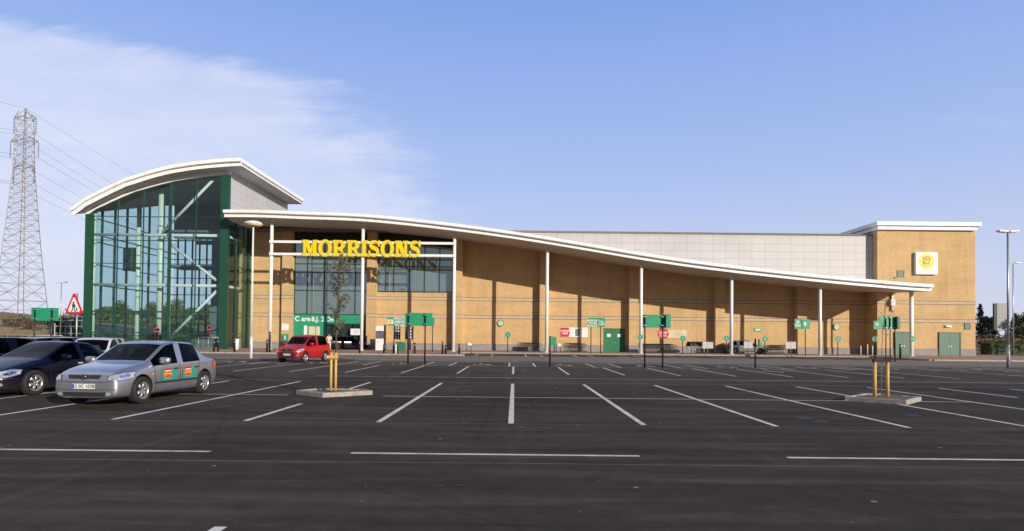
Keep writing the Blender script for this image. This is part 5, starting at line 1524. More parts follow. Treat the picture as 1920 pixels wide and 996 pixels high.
MB().lathe([(.24, 0), (.25, .9), (.25, 1.0)], (0, 0, 0), 'Z', 20).build('bin_body', M['sign_white'], t); MB().lathe([(.27, 1.0), (.25, 1.08), (.1, 1.12)], (0, 0, 0), 'Z', 20).build('lid', M['sign_white'], t)
# street lamps
def lamp(name, label, u, foot, v_top, head, Y=None, r=.075):
    g = gnd(u, foot) if Y is None else at(u, foot, Y)
    Y = g.y; H = at(u, v_top, Y).z
    t = thing(name, label, 'lamp', (g.x, Y, 0))
    m = MB(); m.tube((0, 0, 0), (0, 0, 1.4), r*1.35, r*1.3, n=16); m.tube((0, 0, 1.4), (0, 0, 1.5), r*1.3, r, n=16); m.tube((0, 0, 1.5), (0, 0, H-.1), r, r*.75, n=16); m.build('pole', M['lamp_white'] if head == 'dome' else M['steel'], t)
    MB().box(-r*.5, r*.5, -r*1.42, -r*1.2, .5, .95).build('access_door', M['lav_grey'], t)
    if head == 'dome':
        MB().lathe([(.10, H-.25), (.16, H-.12), (.62, H-.13), (.64, H-.07), (.50, H+.06), (.25, H+.13), (.05, H+.15)], (0, 0, 0), 'Z', 32).build('lamp_head', M['lamp_white'], t)
        MB().lathe([(.58, H-.16), (.40, H-.22), (.12, H-.235)], (0, 0, 0), 'Z', 28).build('diffuser', M['lamp_glass'], t)
    else:
        for sx in (-1, 1):
            m = MB(); m.obox((sx*.36, 0, H), (.62, .34, .11), ry=-sx*R(4)); m.bevel(.04, 2); h_ = m.build('lamp_head', M['lamp_white'], t)
            MB().obox((sx*.38, 0, H-.062), (.44, .24, .02), ry=-sx*R(4)).build('diffuser', M['lamp_glass'], h_)
        MB().tube((0, 0, H-.16), (0, 0, H+.08), .07, n=12).build('bracket', M['lamp_white'], t)
    return t
lamp('street_lamp', 'white lamp post with a mushroom dome head standing before the entrance hall', 470.5, 672, 418, 'dome')
lamp('street_lamp', 'tall steel lamp post with two flat heads right of the brick block', 1890.5, 690, 434, 'flat')
lamp('street_lamp', 'distant thin white lamp post left of the warning triangle', 113, 632, 529, 'flat', Y=78, r=.06)
# far swan neck lamp at the right edge
g = at(1900, 640, 84); H = at(1900, 493, 84).z
t = thing('street_lamp', 'distant thin lamp post whose arm reaches right, at the right edge', 'lamp', (g.x, 84, 0))
MB().tube((0, 0, 0), (0, 0, H-.1), .10, .06, n=12).build('pole', M['steel'], t)
m = MB(); m.path([(0, 0, H-.12), (.08, 0, H-.02), (.35, 0, H)], .05, 8); m.build('arm', M['steel'], t)
m = MB(); m.obox((.75, 0, H+.02), (.8, .3, .14)); m.bevel(.04, 2); m.build('lamp_head', M['lamp_white'], t)
# warning triangle
Y = 31.0; g = at(140.5, 640, Y)
t = thing('warning_sign', 'red bordered white triangle sign showing a walking adult and child beside the entrance hall', 'sign', (g.x, Y, 0))
MB().tube((g.x+.07, Y, 0), (g.x+.07, Y, at(140, 550, Y).z), .035, n=10).build('post', M['steel'], t, True)
a, b, c = at(124.5, 588.5, Y), at(157.5, 588.5, Y), at(141, 548, Y)
def tri(s, y, d=.006, cut=.10):
    cen = (a+b+c)/3; P_ = [cen+(q-cen)*s for q in (a, b, c)]
    out = []
    for i in range(3):
        p0, p1, p2 = P_[i-1], P_[i], P_[(i+1) % 3]
        out += [p1+(p0-p1)*cut, p1+(p2-p1)*cut]
    return [(q.x, y, q.z) for q in out]
tr = MB().prism(tri(1.06, Y-.08), (0, .03, 0)).build('plate', M['red'], t, True)
MB().prism(tri(.74, Y-.086), (0, .005, 0)).build('white_field', M['sign_white'], tr, True)
cz = (a.z+b.z+c.z)/3; cx = (a.x+b.x)/2; yy = Y-.094
m = MB()
def fig(cx, zb, h):
    m.lathe([(h*.10, yy-.001), (h*.10, yy+.003)], (cx, 0, zb+h*.9), 'Y', 12)
    m.prism([(cx-h*.12, yy, zb+h*.45), (cx+h*.12, yy, zb+h*.45), (cx+h*.13, yy, zb+h*.78), (cx-h*.13, yy, zb+h*.78)], (0, .004, 0))
    m.prism([(cx-h*.10, yy+.001, zb+h*.46), (cx-h*.22, yy+.001, zb), (cx-h*.12, yy+.001, zb), (cx+.0, yy+.001, zb+h*.46)], (0, .003, 0))
    m.prism([(cx+h*.0, yy+.001, zb+h*.46), (cx+h*.12, yy+.001, zb), (cx+h*.22, yy+.001, zb), (cx+h*.10, yy+.001, zb+h*.46)], (0, .003, 0))
    m.prism([(cx+h*.10, yy+.001, zb+h*.74), (cx+h*.26, yy+.001, zb+h*.5), (cx+h*.20, yy+.001, zb+h*.46), (cx+h*.06, yy+.001, zb+h*.62)], (0, .003, 0))
fig(cx-.03, b.z+.10, .50); fig(cx+.13, b.z+.10, .22)
m.build('walking_figures', M['dark'], tr, True)

# tree islands
def island(label, pts, h=0.12):
    """kerbed planting island from a ground outline"""
    cx = sum(p[0] for p in pts)/len(pts); cy = sum(p[1] for p in pts)/len(pts)
    t = thing('tree_island', label, 'planter', (cx, cy, 0))
    P_ = [(x-cx, y-cy) for x, y in pts]; n = len(P_)
    def inset(d):
        out = []
        for x, y in P_:
            l = math.hypot(x, y); out.append((x*(1-d/l), y*(1-d/l)))
        return out
    I = inset(.17)
    for i in range(n):
        j = (i+1) % n
        m = MB(); a_, b_, c_, d_ = P_[i], P_[j], I[j], I[i]
        g = lambda p, q, k: (p[0]+(q[0]-p[0])*k, p[1]+(q[1]-p[1])*k)
        a1, b1 = g(a_, b_, .004), g(a_, b_, .996); d1, c1 = g(d_, c_, .004), g(d_, c_, .996)
        m.prism([(*a1, -.02), (*b1, -.02), (*c1, -.02), (*d1, -.02)], (0, 0, h+.02)); m.bevel(.022, 3); m.build('kerb', M['concrete'], t)
    m = MB(); gr = 8
    m.prism([(*p, 0) for p in inset(.16)], (0, 0, h-.03)); m.build('soil', M['soil'], t)
    return t, cx, cy
i1 = [tuple(gnd(u, v, .12).xy) for u, v in ((555, 731.3), (604.5, 737.2), (699, 732.2), (684, 729.6), (628, 727.9), (585.5, 728.6))]
isl1, cx1, cy1 = island('pale kerbed island holding the leafy sapling left of centre', i1)
i2 = [tuple(gnd(u, v, .12).xy) for u, v in ((1583, 743.5), (1699, 751), (1728, 743.8), (1703, 742), (1651, 737.6), (1619, 737))]
isl2, cx2, cy2 = island('dark edged kerbed island holding the bare sapling on the right', i2)
def leaves(mb, c, r, n, size, zs=1.0, rnd=random):
    for _ in range(n):
        d = Vector((rnd.gauss(0, 1), rnd.gauss(0, 1), rnd.gauss(0, 1))).normalized()*(rnd.random()**.45)
        p = Vector(c)+Vector((d.x*r, d.y*r, d.z*r*zs))
        a = Vector((rnd.gauss(0, 1), rnd.gauss(0, 1), rnd.gauss(0, 1))).normalized(); b_ = a.orthogonal().normalized()
        b_ = (Matrix.Rotation(rnd.random()*6.28, 3, a) @ b_); s = size*(.6+rnd.random()*.8)
        q = a.cross(b_)
        mb.quad(p-b_*s*.5, p+q*s*.34, p+b_*s*.5, p-q*s*.34)
def stake_frame(x, y, du, h, label, horiz=True):
    t = thing('tree_stake', label, 'tree stake', (x, y, .14))
    for sx in (-1, 1):
        m = MB(); m.tube((sx*du, 0, -.02), (sx*du, 0, h), .036 if horiz else .048, .034 if horiz else .045, n=14); m.build('stake', M['stake'], t)
    if horiz: 
        m = MB(); m.obox((0, -.07, h-.12), (du*2+.16, .035, .09)); m.bevel(.008, 1); m.build('crossbar', M['stake'], t)
    else:
        MB().obox((0, -.03, h-.02), (du*2+.14, .10, .07)).build('strap', M['rubber'], t)
    return t
# left sapling
Y = gnd(626, 733.5, .1).y; x = at(626.5, 733, Y).x
stake_frame(x-.0, Y-.1, .064, at(626, 661, Y).z-.14, 'pair of pale pine stakes with a crossbar holding the leafy sapling')
x_t = at(629, 700, Y+.05).x; t = thing('sapling', 'slender leafy young tree rising between the stakes in front of the cafe windows', 'tree', (x_t, Y+.05, .13))
zb_, zt_ = at(628, 622, Y).z, at(636, 482, Y).z
m = MB(); m.path([(0, 0, 0), (0.0, 0, 1.0), (.01, 0, 2.0), (.05, 0, 2.8), (.10, 0, zt_-.2)], .022, 8)
rr = random.Random(3)
lm = MB()
for i in range(34):
    z = zb_-.2+(zt_-zb_)*i/34; f = 1-i/34
    ln_ = (.10+.26*math.sin(PI*min(1, .2+f*.75)))*(.6+.6*rr.random()); ang = rr.random()*6.28
    p0 = Vector((.02+.08*(z/3.6), 0, z)); p1 = p0+Vector((math.cos(ang)*ln_, math.sin(ang)*ln_, ln_*.9))
    m.tube(p0, p1, .007, .003, n=5)
    for k in range(5): leaves(lm, p0+(p1-p0)*(k+1)/5, .07, 7, .058, rnd=rr)
m.build('trunk', M['bark'], t); lm.build('crown', M['leaf_young'], t)
M['sap'] = simple('pale_bark', (0.26, 0.19, 0.12), 0.85, var=.25, scale=12)
# right sapling
Y2 = gnd(1652, 745, .1).y; xx_ = at(1652, 700, Y2).x
stake_frame(xx_, Y2, .175, at(1652, 676, Y2).z-.12, 'pair of pine stakes with a black rubber strap holding the bare sapling', False)
t = thing('sapling', 'thin almost bare young tree between the stakes of the right island', 'tree', (at(1652.5, 745, Y2+.05).x, Y2+.05, .13))
m = MB(); m.path([(0, 0, 0), (.01, 0, 1.0), (.03, 0, 1.7), (.10, 0, 2.3), (.13, 0, 2.75)], .010, 7); lm = MB()
for i in range(12):
    z = 1.5+i*.14; ang = rr.random()*6.28; l = .16+.12*rr.random(); p0 = Vector((.03+.04*(z-1.5), 0, z)); p1 = p0+Vector((math.cos(ang)*l, math.sin(ang)*l, l*1.1)); m.tube(p0, p1, .005, .003, n=5)
    leaves(lm, p1, .05, 5, .05, rnd=rr)
m.build('trunk', M['sap'], t); lm.build('crown', M['leaf_young'], t)

# shopping trolleys
def trolley_parts(group, label, loc, rz):
    t = thing('shopping_trolley', label, 'trolley', loc, rz, group)
    m = MB()
    B0 = [(-.20, -.28, .48), (.20, -.28, .48), (.26, .38, .52), (-.26, .38, .52)]; T0 = [(-.24, -.42, .88), (.24, -.42, .88), (.30, .42, 1.0), (-.30, .42, 1.0)]
    for L_ in (B0, T0): m.path(L_+[L_[0]], .012, 4)
    for i in range(4):
        j = (i+1) % 4
        for k in range(7):
            s = k/7; p = Vector(B0[i]).lerp(Vector(B0[j]), s); q = Vector(T0[i]).lerp(Vector(T0[j]), s); m.tube(p, q, .006, n=3, caps=False)
        m.tube(Vector(B0[i]).lerp(Vector(T0[i]), .5), Vector(B0[j]).lerp(Vector(T0[j]), .5), .008, n=3, caps=False)
    for k in range(6): s = k/6; m.tube(Vector(B0[0]).lerp(Vector(B0[3]), s), Vector(B0[1]).lerp(Vector(B0[2]), s), .006, n=3, caps=False)
    m.build('basket', M['wire'], t)
    m = MB()
    for sx in (-1, 1): m.path([(sx*.26, .42, .98), (sx*.26, .30, .20), (sx*.22, .40, .12)], .014, 5); m.path([(sx*.26, .35, .20), (sx*.20, -.40, .16)], .014, 5); m.path([(sx*.2, -.25, .48), (sx*.22, .1, .2)], .012, 5)
    m.build('chassis', M['wire'], t)
    MB().tube((-.30, .46, 1.02), (.30, .46, 1.02), .022, n=8).build('handle', M['door_green'], t)
    for sx in (-1, 1):
        for y in (-.38, .38): MB().tube((sx*.21-.015, y, .065), (sx*.21+.015, y, .065), .06, n=12).build('castor', M['rubber'], t)
    return t
tro = None
def trolley_row(u0, u1, Y, label, n, flip=1, dz=0):
    global tro
    xa_ = at(u0, 650, Y).x; xb_ = at(u1, 650, Y).x
    for i in range(n):
        x = xa_+(xb_-xa_)*i/max(1, n-1); loc = (x, Y+dz, PZ)
        if tro is None: tro = trolley_parts('x', label, loc, flip*PI/2); c = tro
        else: c = copy_tree(tro)
        c.location = loc; c.rotation_euler = (0, 0, flip*PI/2)
        c['label'] = label; c['group'] = label
trolley_row(976, 1008, 68.5, 'shopping trolley nested in the long row against the wall left of the fourth column', 11)
trolley_row(1064, 1093, 68.5, 'shopping trolley nested in the row under the long red and white banner', 9)
trolley_row(1205, 1262, 68.5, 'shopping trolley nested in the longest row against the wall right of the fifth column', 15)
trolley_row(1351, 1366, 68.2, 'shopping trolley nested in the short row left of the silver hatchback', 5, -1)
trolley_row(1436, 1466, 68.2, 'shopping trolley nested in the row between the silver hatchback and the white boards', 8, -1)
# trolley shelter with hoops
def hoop_shelter(u0, u1, Y, label):
    a, b = at(u0, 655, Y), at(u1, 655, Y); t = thing('trolley_shelter', label, 'trolley shelter', ((a.x+b.x)/2, Y, PZ)); w2 = (b.x-a.x)/2
    for x in (-w2, -w2*.33, w2*.33, w2):
        pts = [(x, -.9, 0)]+[(x, -.9*math.cos(tt), .75+.55*math.sin(tt)) for tt in [PI*i/10 for i in range(11)]]+[(x, .9, 0)]
        MB().path(pts, .03, 8).build('hoop', M['steel'], t)
    m = MB(); A = [(-w2-.1, -.92*math.cos(tt), .77+.55*math.sin(tt)) for tt in [PI*i/10 for i in range(11)]]; Bq = [(w2+.1, p[1], p[2]) for p in A]; m.strip(A, Bq, smooth=True); m.build('canopy', M['dark'], t)
    m = MB()
    for z in (.25, .5): m.path([(-w2, -.91, z), (w2, -.91, z)], .025, 6)
    m.build('rail', M['steel'], t)
hoop_shelter(1292, 1316, 68.6, 'low dark trolley shelter with steel hoops left of the white boards')
def boards(u0, u1, v0, v1, Y, label, n=2):
    t = None
    g = at((u0+u1)/2, 655, Y); t = thing('board_pair', label, 'board', (g.x, Y, PZ))
    MB().tube((g.x, Y, PZ), (g.x, Y, at(u0, v0, Y).z+.15), .05, n=10).build('post', M['steel'], t, True)
    for i in range(n):
        ua = u0+(u1-u0)*i/n+.3; ub = u0+(u1-u0)*(i+1)/n-.3
        a, b = at(ua, v0, Y), at(ub, v1, Y); d = MB().box(a.x, b.x, Y-.10, Y-.06, b.z, a.z).build('board', M['board_grey'], t, True)
        m = MB()
        for k in range(1, 5): z = b.z+(a.z-b.z)*k/5; m.box(a.x+.08, b.x-.08, Y-.105, Y-.101, z-.012, z+.012)
        m.build('printed_lines', M['lav_grey'], d, True)
boards(1316.5, 1337, 641.5, 653.5, 66.0, 'pair of white boards on a steel post left of the sixth column')
boards(1394, 1411, 640.5, 653, 66.2, 'pair of white boards standing in front of the silver hatchback')
boards(1472.5, 1492, 641, 654, 66.0, 'pair of white boards on a steel post left of the two panel green sign')
# child seat white trolleys near the third column
for u, lab in ((879, 'white hooded baby trolley against the wall right of the third column'), (1047, 'white hooded baby trolley just right of the fourth column')):
    g = at(u, 655, 68.0); t = thing('baby_trolley', lab, 'trolley', (g.x, 68.0, PZ))
    m = MB(); m.lathe([(.05, .95), (.22, .90), (.30, .78), (.30, .62)], (0, 0, 0), 'Z', 18); m.build('hood', M['sign_white'], t)
    m = MB()
    for sx in (-1, 1): m.path([(sx*.25, -.3, .08), (sx*.22, -.2, .6), (sx*.22, .3, .95)], .018, 6); m.path([(sx*.25, .35, .08), (sx*.22, -.2, .6)], .018, 6)
    m.build('chassis', M['black'], t)
    for sx in (-1, 1):
        for y in (-.3, .35): MB().tube((sx*.25-.02, y, .07), (sx*.25+.02, y, .07), .07, n=12).build('wheel', M['rubber'], t)
# railings in front of the hall
def railing(x0, x1, Y, h, label, mat, step=.14, infill=True):
    t = thing('railing', label, 'railing', (x0, Y, PZ))
    n = int((x1-x0)/2.0)+1
    for i in range(n+1):
        x = x0+(x1-x0)*i/n; MB().tube((x, Y, PZ), (x, Y, PZ+h+.03), .03, n=8).build('post', mat, t, True)
    m = MB(); m.tube((x0, Y, PZ+h), (x1, Y, PZ+h), .028, n=8); m.build('handrail', mat, t, True)
    if infill:
        m = MB(); m.tube((x0, Y, PZ+.15), (x1, Y, PZ+.15), .02, n=6)
        x = x0+step
        while x < x1: m.box(x-.012, x+.012, Y-.012, Y+.012, PZ+.16, PZ+h-.02); x += step
        m.build('bars', mat, t, True)
railing(at(214, 640, 63).x, at(356, 640, 63).x, 63, 1.35, 'long green railing of upright bars in front of the entrance hall glass', M['green_frame'])
railing(at(372, 640, 62.5).x, at(409, 640, 62.5).x, 62.5, 1.25, 'short steel railing at the right end of the entrance hall glass', M['steel'], .5)
railing(at(14, 640, 76).x, at(117, 640, 76).x, 76, 1.2, 'distant pale guard rail at the foot of the dry bank', M['lamp_white'], 3.0, False)
# planter ball bush
g = at(338, 640, 64.5); t = thing('bush', 'round green bush behind the railing at the foot of the diagonal brace', 'plant', (g.x, 64.5, PZ))
lm = MB(); leaves(lm, (0, 0, .95), .75, 700, .12, rnd=rr); lm.build('foliage', M['leaf_hedge'], t); MB().tube((0, 0, 0), (0, 0, .7), .06, n=8).build('stem', M['bark'], t)
# dark red low cabinet left of the red car
a, b = at(508, 641, 58), at(528, 665, 58); t = thing('grit_bin', 'dark red low bin hidden partly behind the red car', 'bin', ((a.x+b.x)/2, 60.6, PZ))
m = MB(); m.box(-.55, .55, -.35, .35, 0, .78); m.bevel(.04, 2); m.build('bin_body', simple('dark_red', (.10, .012, .012), .5), t); m = MB(); m.box(-.6, .6, -.4, .4, .785, .9); m.bevel(.04, 2); m.build('lid', M['dark'], t)

# ------------------------------------------------------------------ pylon and wires
YP = 150.0
g = at(37, 640, YP); t = thing('pylon', 'tall steel lattice electricity pylon at the left', 'pylon', (g.x, YP, 0))
zz = lambda v: at(41, v, YP).z
H = zz(203); prof = [(0, 4.3), (zz(560), 3.6), (zz(480), 2.75), (zz(400), 2.1), (zz(320), 1.5), (zz(262), 1.35), (zz(222), 1.2), (H, .1)]
wd = lambda z: interp(prof, z)
m = MB(); lv = [0]
z = 0
while z < zz(222)-1.2: z += max(2.4, wd(z)*1.15); lv.append(min(z, zz(222)))
lv[-1] = zz(222)
for a, b in zip(lv, lv[1:]):
    wa, wb = wd(a), wd(b); ca = [(-wa, -wa, a), (wa, -wa, a), (wa, wa, a), (-wa, wa, a)]; cb = [(-wb, -wb, b), (wb, -wb, b), (wb, wb, b), (-wb, wb, b)]
    for i in range(4):
        j = (i+1) % 4
        m.tube(ca[i], cb[i], .10, n=5, caps=False)
        m.tube(ca[i], cb[j], .045, n=4, caps=False); m.tube(ca[j], cb[i], .045, n=4, caps=False); m.tube(cb[i], cb[j], .045, n=4, caps=False)
        mid = Vector(ca[i]).lerp(Vector(ca[j]), .5).lerp(Vector(cb[i]).lerp(Vector(cb[j]), .5), .5)
        m.tube(mid, Vector(ca[i]).lerp(Vector(cb[i]), .5), .035, n=3, caps=False); m.tube(mid, Vector(ca[j]).lerp(Vector(cb[j]), .5), .035, n=3, caps=False)
wt = wd(zz(222))
for sx in (-1, 1):
    for sy in (-1, 1): m.tube((sx*wt, sy*wt, zz(222)), (0, 0, H), .09, n=5)
m.build('lattice', M['pylon'], t)
arms = []
for zc_, l in ((zz(222), 2.6), (zz(266), 3.3), (zz(315), 2.4)):
    for sx in (-1, 1):
        m = MB(); tip = Vector((sx*l*1.05, 0, zc_+.1)); w_ = wd(zc_)*.95
        for sy in (-1, 1): m.tube((sx*w_*.6, sy*w_, zc_-.4), tip, .07, n=4); m.tube((sx*w_*.6, sy*w_, zc_+1.4), tip, .07, n=4)
        m.tube((sx*w_, -w_, zc_-.4), (sx*w_, w_, zc_+1.0), .05, n=4)
        ar = m.build('cross_arm', M['pylon'], t)
        m = MB()
        for k in range(9): m.lathe([(.05, tip.z-.3-k*.42), (.20, tip.z-.42-k*.42), (.05, tip.z-.52-k*.42)], (tip.x, 0, 0), 'Z', 8)
        m.build('insulator', M['dark'], ar)
        arms.append(Vector((g.x, YP, 0))+tip+Vector((0, 0, -4.1)))
far = Vector((-150, 470, 0))
labs = ['left top', 'right top', 'left middle', 'right middle', 'left lower', 'right lower']
for (p, lab) in zip(arms, labs):
    m = MB(); q = far+Vector((p.x-g.x, 0, p.z-4)); q0 = Vector((p.x-80, -60, p.z-2))
    for e0, e1, sag in ((p, q, 9), (p, q0, 6)):
        pts = [e0.lerp(e1, i/24)-Vector((0, 0, sag*4*(i/24)*(1-i/24))) for i in range(25)]
        m.path([tuple(v) for v in pts], .035, 4)
    o_ = m.build('power_line', M['pylon']); tag(o_, 'thin power line hung from the %s arm of the pylon' % lab, 'power line', 'power lines from the pylon')
p = Vector((g.x, YP, H)); m = MB(); pts = [p.lerp(far+Vector((0, 0, H)), i/24)-Vector((0, 0, 6*4*(i/24)*(1-i/24))) for i in range(25)]; m.path([tuple(v) for v in pts], .03, 4)
pts = [p.lerp(Vector((g.x-80, -60, H)), i/24)-Vector((0, 0, 5*4*(i/24)*(1-i/24))) for i in range(25)]; m.path([tuple(v) for v in pts], .03, 4)
o_ = m.build('power_line', M['pylon']); tag(o_, 'topmost thin earth wire running from the tip of the pylon', 'power line', 'power lines from the pylon')

# ------------------------------------------------------------------ vegetation
def tree(label, x, y, h, r, mat, seed, conifer=False, name='tree', group=None, nleaf=2600, ls=.34, base=0):
    rn = random.Random(seed); t = thing(name, label, 'tree', (x, y, base), group=group)
    m = MB(); m.tube((0, 0, -.1), (0, 0, h*.45), h*.022+.05, h*.014+.03, n=9); top = Vector((0, 0, h*.45)); lm = MB()
    m.tube(top, (rn.uniform(-.3, .3), 0, h*.92), h*.014+.03, .03, n=7)
    if conifer:
        k = 24
        for i in range(k):
            f = i/k; z = h*(.10+.88*f); rad = r*(1-f)**.75*(.7+.5*rn.random())
            for q in range(5):
                a = rn.random()*6.28; leaves(lm, (math.cos(a)*rad*.6, math.sin(a)*rad*.6, z), rad*.45+.15, int(nleaf/k/5), ls*.8, .7, rn)
    else:
        for i in range(15):
            a = rn.random()*6.28; zf = rn.uniform(.24, .92); rad = r*(.85 if zf < .7 else .5)*rn.uniform(.3, 1)
            c = Vector((math.cos(a)*rad, math.sin(a)*rad, h*zf)); m.tube((0, 0, h*max(.15, zf-.25)), c, .07, .02, n=5)
            leaves(lm, c, r*rn.uniform(.28, .5), int(nleaf/15), ls, .85, rn)
    m.build('trunk', M['bark'], t); lm.build('crown', mat, t); return t
rn = random.Random(11)
N_T = 13
for i in range(N_T):
    u = 172+i*19.5+rn.uniform(-4, 4); Y = rn.uniform(155, 182); p = at(u, 640, Y); h = at(u, rn.uniform(562, 580), Y).z
    tree('%s green roadside tree from the left seen through the hall glass' % ['first', 'second', 'third', 'fourth', 'fifth', 'sixth', 'seventh', 'eighth', 'ninth', 'tenth', 'eleventh', 'twelfth', 'last'][i], p.x, Y, h, 3.8, M['leaf'], 40+i, group='trees behind the entrance hall', nleaf=1800, ls=.62)
for i, (u, Y, v, r, lab, con) in enumerate(((1838.5, 98, 566, 1.3, 'tall narrow dark conifer just right of the brick block', True), (1853, 100, 594, 1.6, 'low dark tree left of the billboard back', False), (1860, 104, 592, 1.4, 'small dark tree touching the left edge of the billboard back', True),
        (1903, 99, 585, 1.5, 'dark tree right of the billboard back behind the lamp post', True), (1913, 97, 590, 2.2, 'dark bushy tree cut by the right edge', False), (1926, 94, 588, 2.6, 'broad dark tree just at the right border', False))):
    p = at(u, 640, Y); tree(lab, p.x, Y, at(u, v, Y).z, r, M['leaf_dark'], 80+i, con, group='dark trees beyond the hedge', nleaf=2600, ls=.26)
def hedge(name, label, x0, x1, y0, y1, h, mat, n, ls, seed=1, zb=0.0):
    rn = random.Random(seed); t = thing(name, label, 'hedge', ((x0+x1)/2, (y0+y1)/2, 0)); lm = MB()
    cx, cy = (x0+x1)/2, (y0+y1)/2
    for _ in range(n):
        p = Vector((rn.uniform(x0, x1)-cx, rn.uniform(y0, y1)-cy, zb+rn.random()**.7*h*(.9+.12*math.sin(rn.random()*9))))
        a = Vector((rn.gauss(0, 1), rn.gauss(0, 1)-.6, rn.gauss(0, 1)+.3)).normalized(); b_ = a.orthogonal().normalized(); b_ = Matrix.Rotation(rn.random()*6.28, 3, a) @ b_; q = a.cross(b_); s = ls*(.6+.8*rn.random())
        lm.quad(p-b_*s*.5, p+q*s*.35, p+b_*s*.5, p-q*s*.35)
    lm.build('foliage', mat, t)
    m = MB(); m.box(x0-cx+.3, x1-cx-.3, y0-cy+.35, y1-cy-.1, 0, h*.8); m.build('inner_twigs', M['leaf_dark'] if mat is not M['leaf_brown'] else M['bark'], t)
    return t
hedge('hedge', 'clipped green hedge right of the brick block', 66.5, 100, 85, 87.5, 2.0, M['leaf_hedge'], 14000, .24, 2)
hedge('hedge', 'brown scrubby hedge above and beyond the green hedge', 68, 120, 92, 94, 2.9, M['leaf_brown'], 9000, .3, 3)
sheet('verge', M['bank'], [(62, 84.0), (130, 84.0), (130, 92), (62, 92)], 0.004)
hedge('hedge', 'dark scrub hedge in front of the distant trees behind the entrance hall', -124, -68, 146, 149, 5.0, M['leaf'], 12000, .6, 4)
# scrub on the bank, left
for i, (u, Y, h_, r_) in enumerate(((30, 92, 3.2, 2.2), (62, 90, 2.6, 2.0), (88, 96, 3.4, 2.2), (108, 88, 3.0, 1.6), (128, 86, 3.6, 1.7), (148, 90, 4.2, 1.6))):
    p = at(u, 640, Y); tree('scrubby brown bush on the dry bank, %s from the left edge' % ['first', 'second', 'third', 'fourth', 'fifth', 'sixth'][i], p.x, Y, h_+1.4, r_, M['leaf_brown'], 120+i, group='scrub bushes on the dry bank', name='bush', nleaf=900, ls=.22)
# industrial clutter between pylon foot and hall
a, b = at(103, 596, 84), at(152, 628, 84)
t = thing('gantry', 'grey steel gantry structure between the warning triangle and the pylon', 'gantry', ((a.x+b.x)/2, 84, 0))
rn = random.Random(5); m = MB(); x = a.x
while x < b.x: m.tube((x, 84, 0), (x, 84, a.z-rn.random()*1.2), .09, n=6); m.tube((x, 86, 0), (x, 86, a.z-.2), .09, n=6); x += .75
m.build('upright', M['lav_grey'], t, True)
for z in (1.6, 2.6, 3.4, 4.0):
    for y in (84, 86): MB().box(a.x, b.x, y-.05, y+.05, z-.07, z+.07).build('cross_rail', M['lav_grey'], t, True)
MB().box(a.x+.6, b.x-.5, 84.4, 85.6, 0, 2.3).build('cabin', M['dark'], t, True)
# billboard back
Y = 96.0; a, b = at(1863, 569, Y), at(1897, 620, Y)
t = thing('billboard', 'pale gridded back of a large billboard beyond the hedge', 'billboard', ((a.x+b.x)/2, Y, 0))
MB().box(a.x+.5, b.x-.4, Y, Y+.15, b.z, a.z).build('board', M['sign_white'], t, True)
m = MB()
for i in range(17): z = b.z+(a.z-b.z)*i/16; m.box(a.x+.5, b.x-.4, Y-.05, Y-.002, z-.035, z+.035)
for i in range(9): x = a.x+.55+(b.x-a.x-1.0)*i/8; m.box(x-.03, x+.03, Y-.08, Y-.052, b.z, a.z)
m.build('batten', M['lav_grey'], t, True)
MB().box(a.x, a.x+.49, Y-.1, Y+.2, b.z+.1, a.z-.0).build('edge', M['dark'], t, True)
for x in (a.x+.9, b.x-.9): MB().tube((x, Y+.1, 0), (x, Y+.1, b.z+.2), .12, n=8).build('post', M['sign_white'], t, True)
# wood behind the photographer, what the glass and paint reflect
lm = MB(); rn = random.Random(9)
for i in range(60):
    c = (-120+i*4.2+rn.uniform(-2, 2), -75+rn.uniform(-8, 8), rn.uniform(2.0, 4.0)); leaves(lm, c, rn.uniform(2.5, 4.2), 160, 1.1, .9, rn)
o_ = lm.build('distant_wood', M['leaf']); tag(o_, 'mass of trees on the far side of the car park behind the viewer', 'wood', kind='stuff')

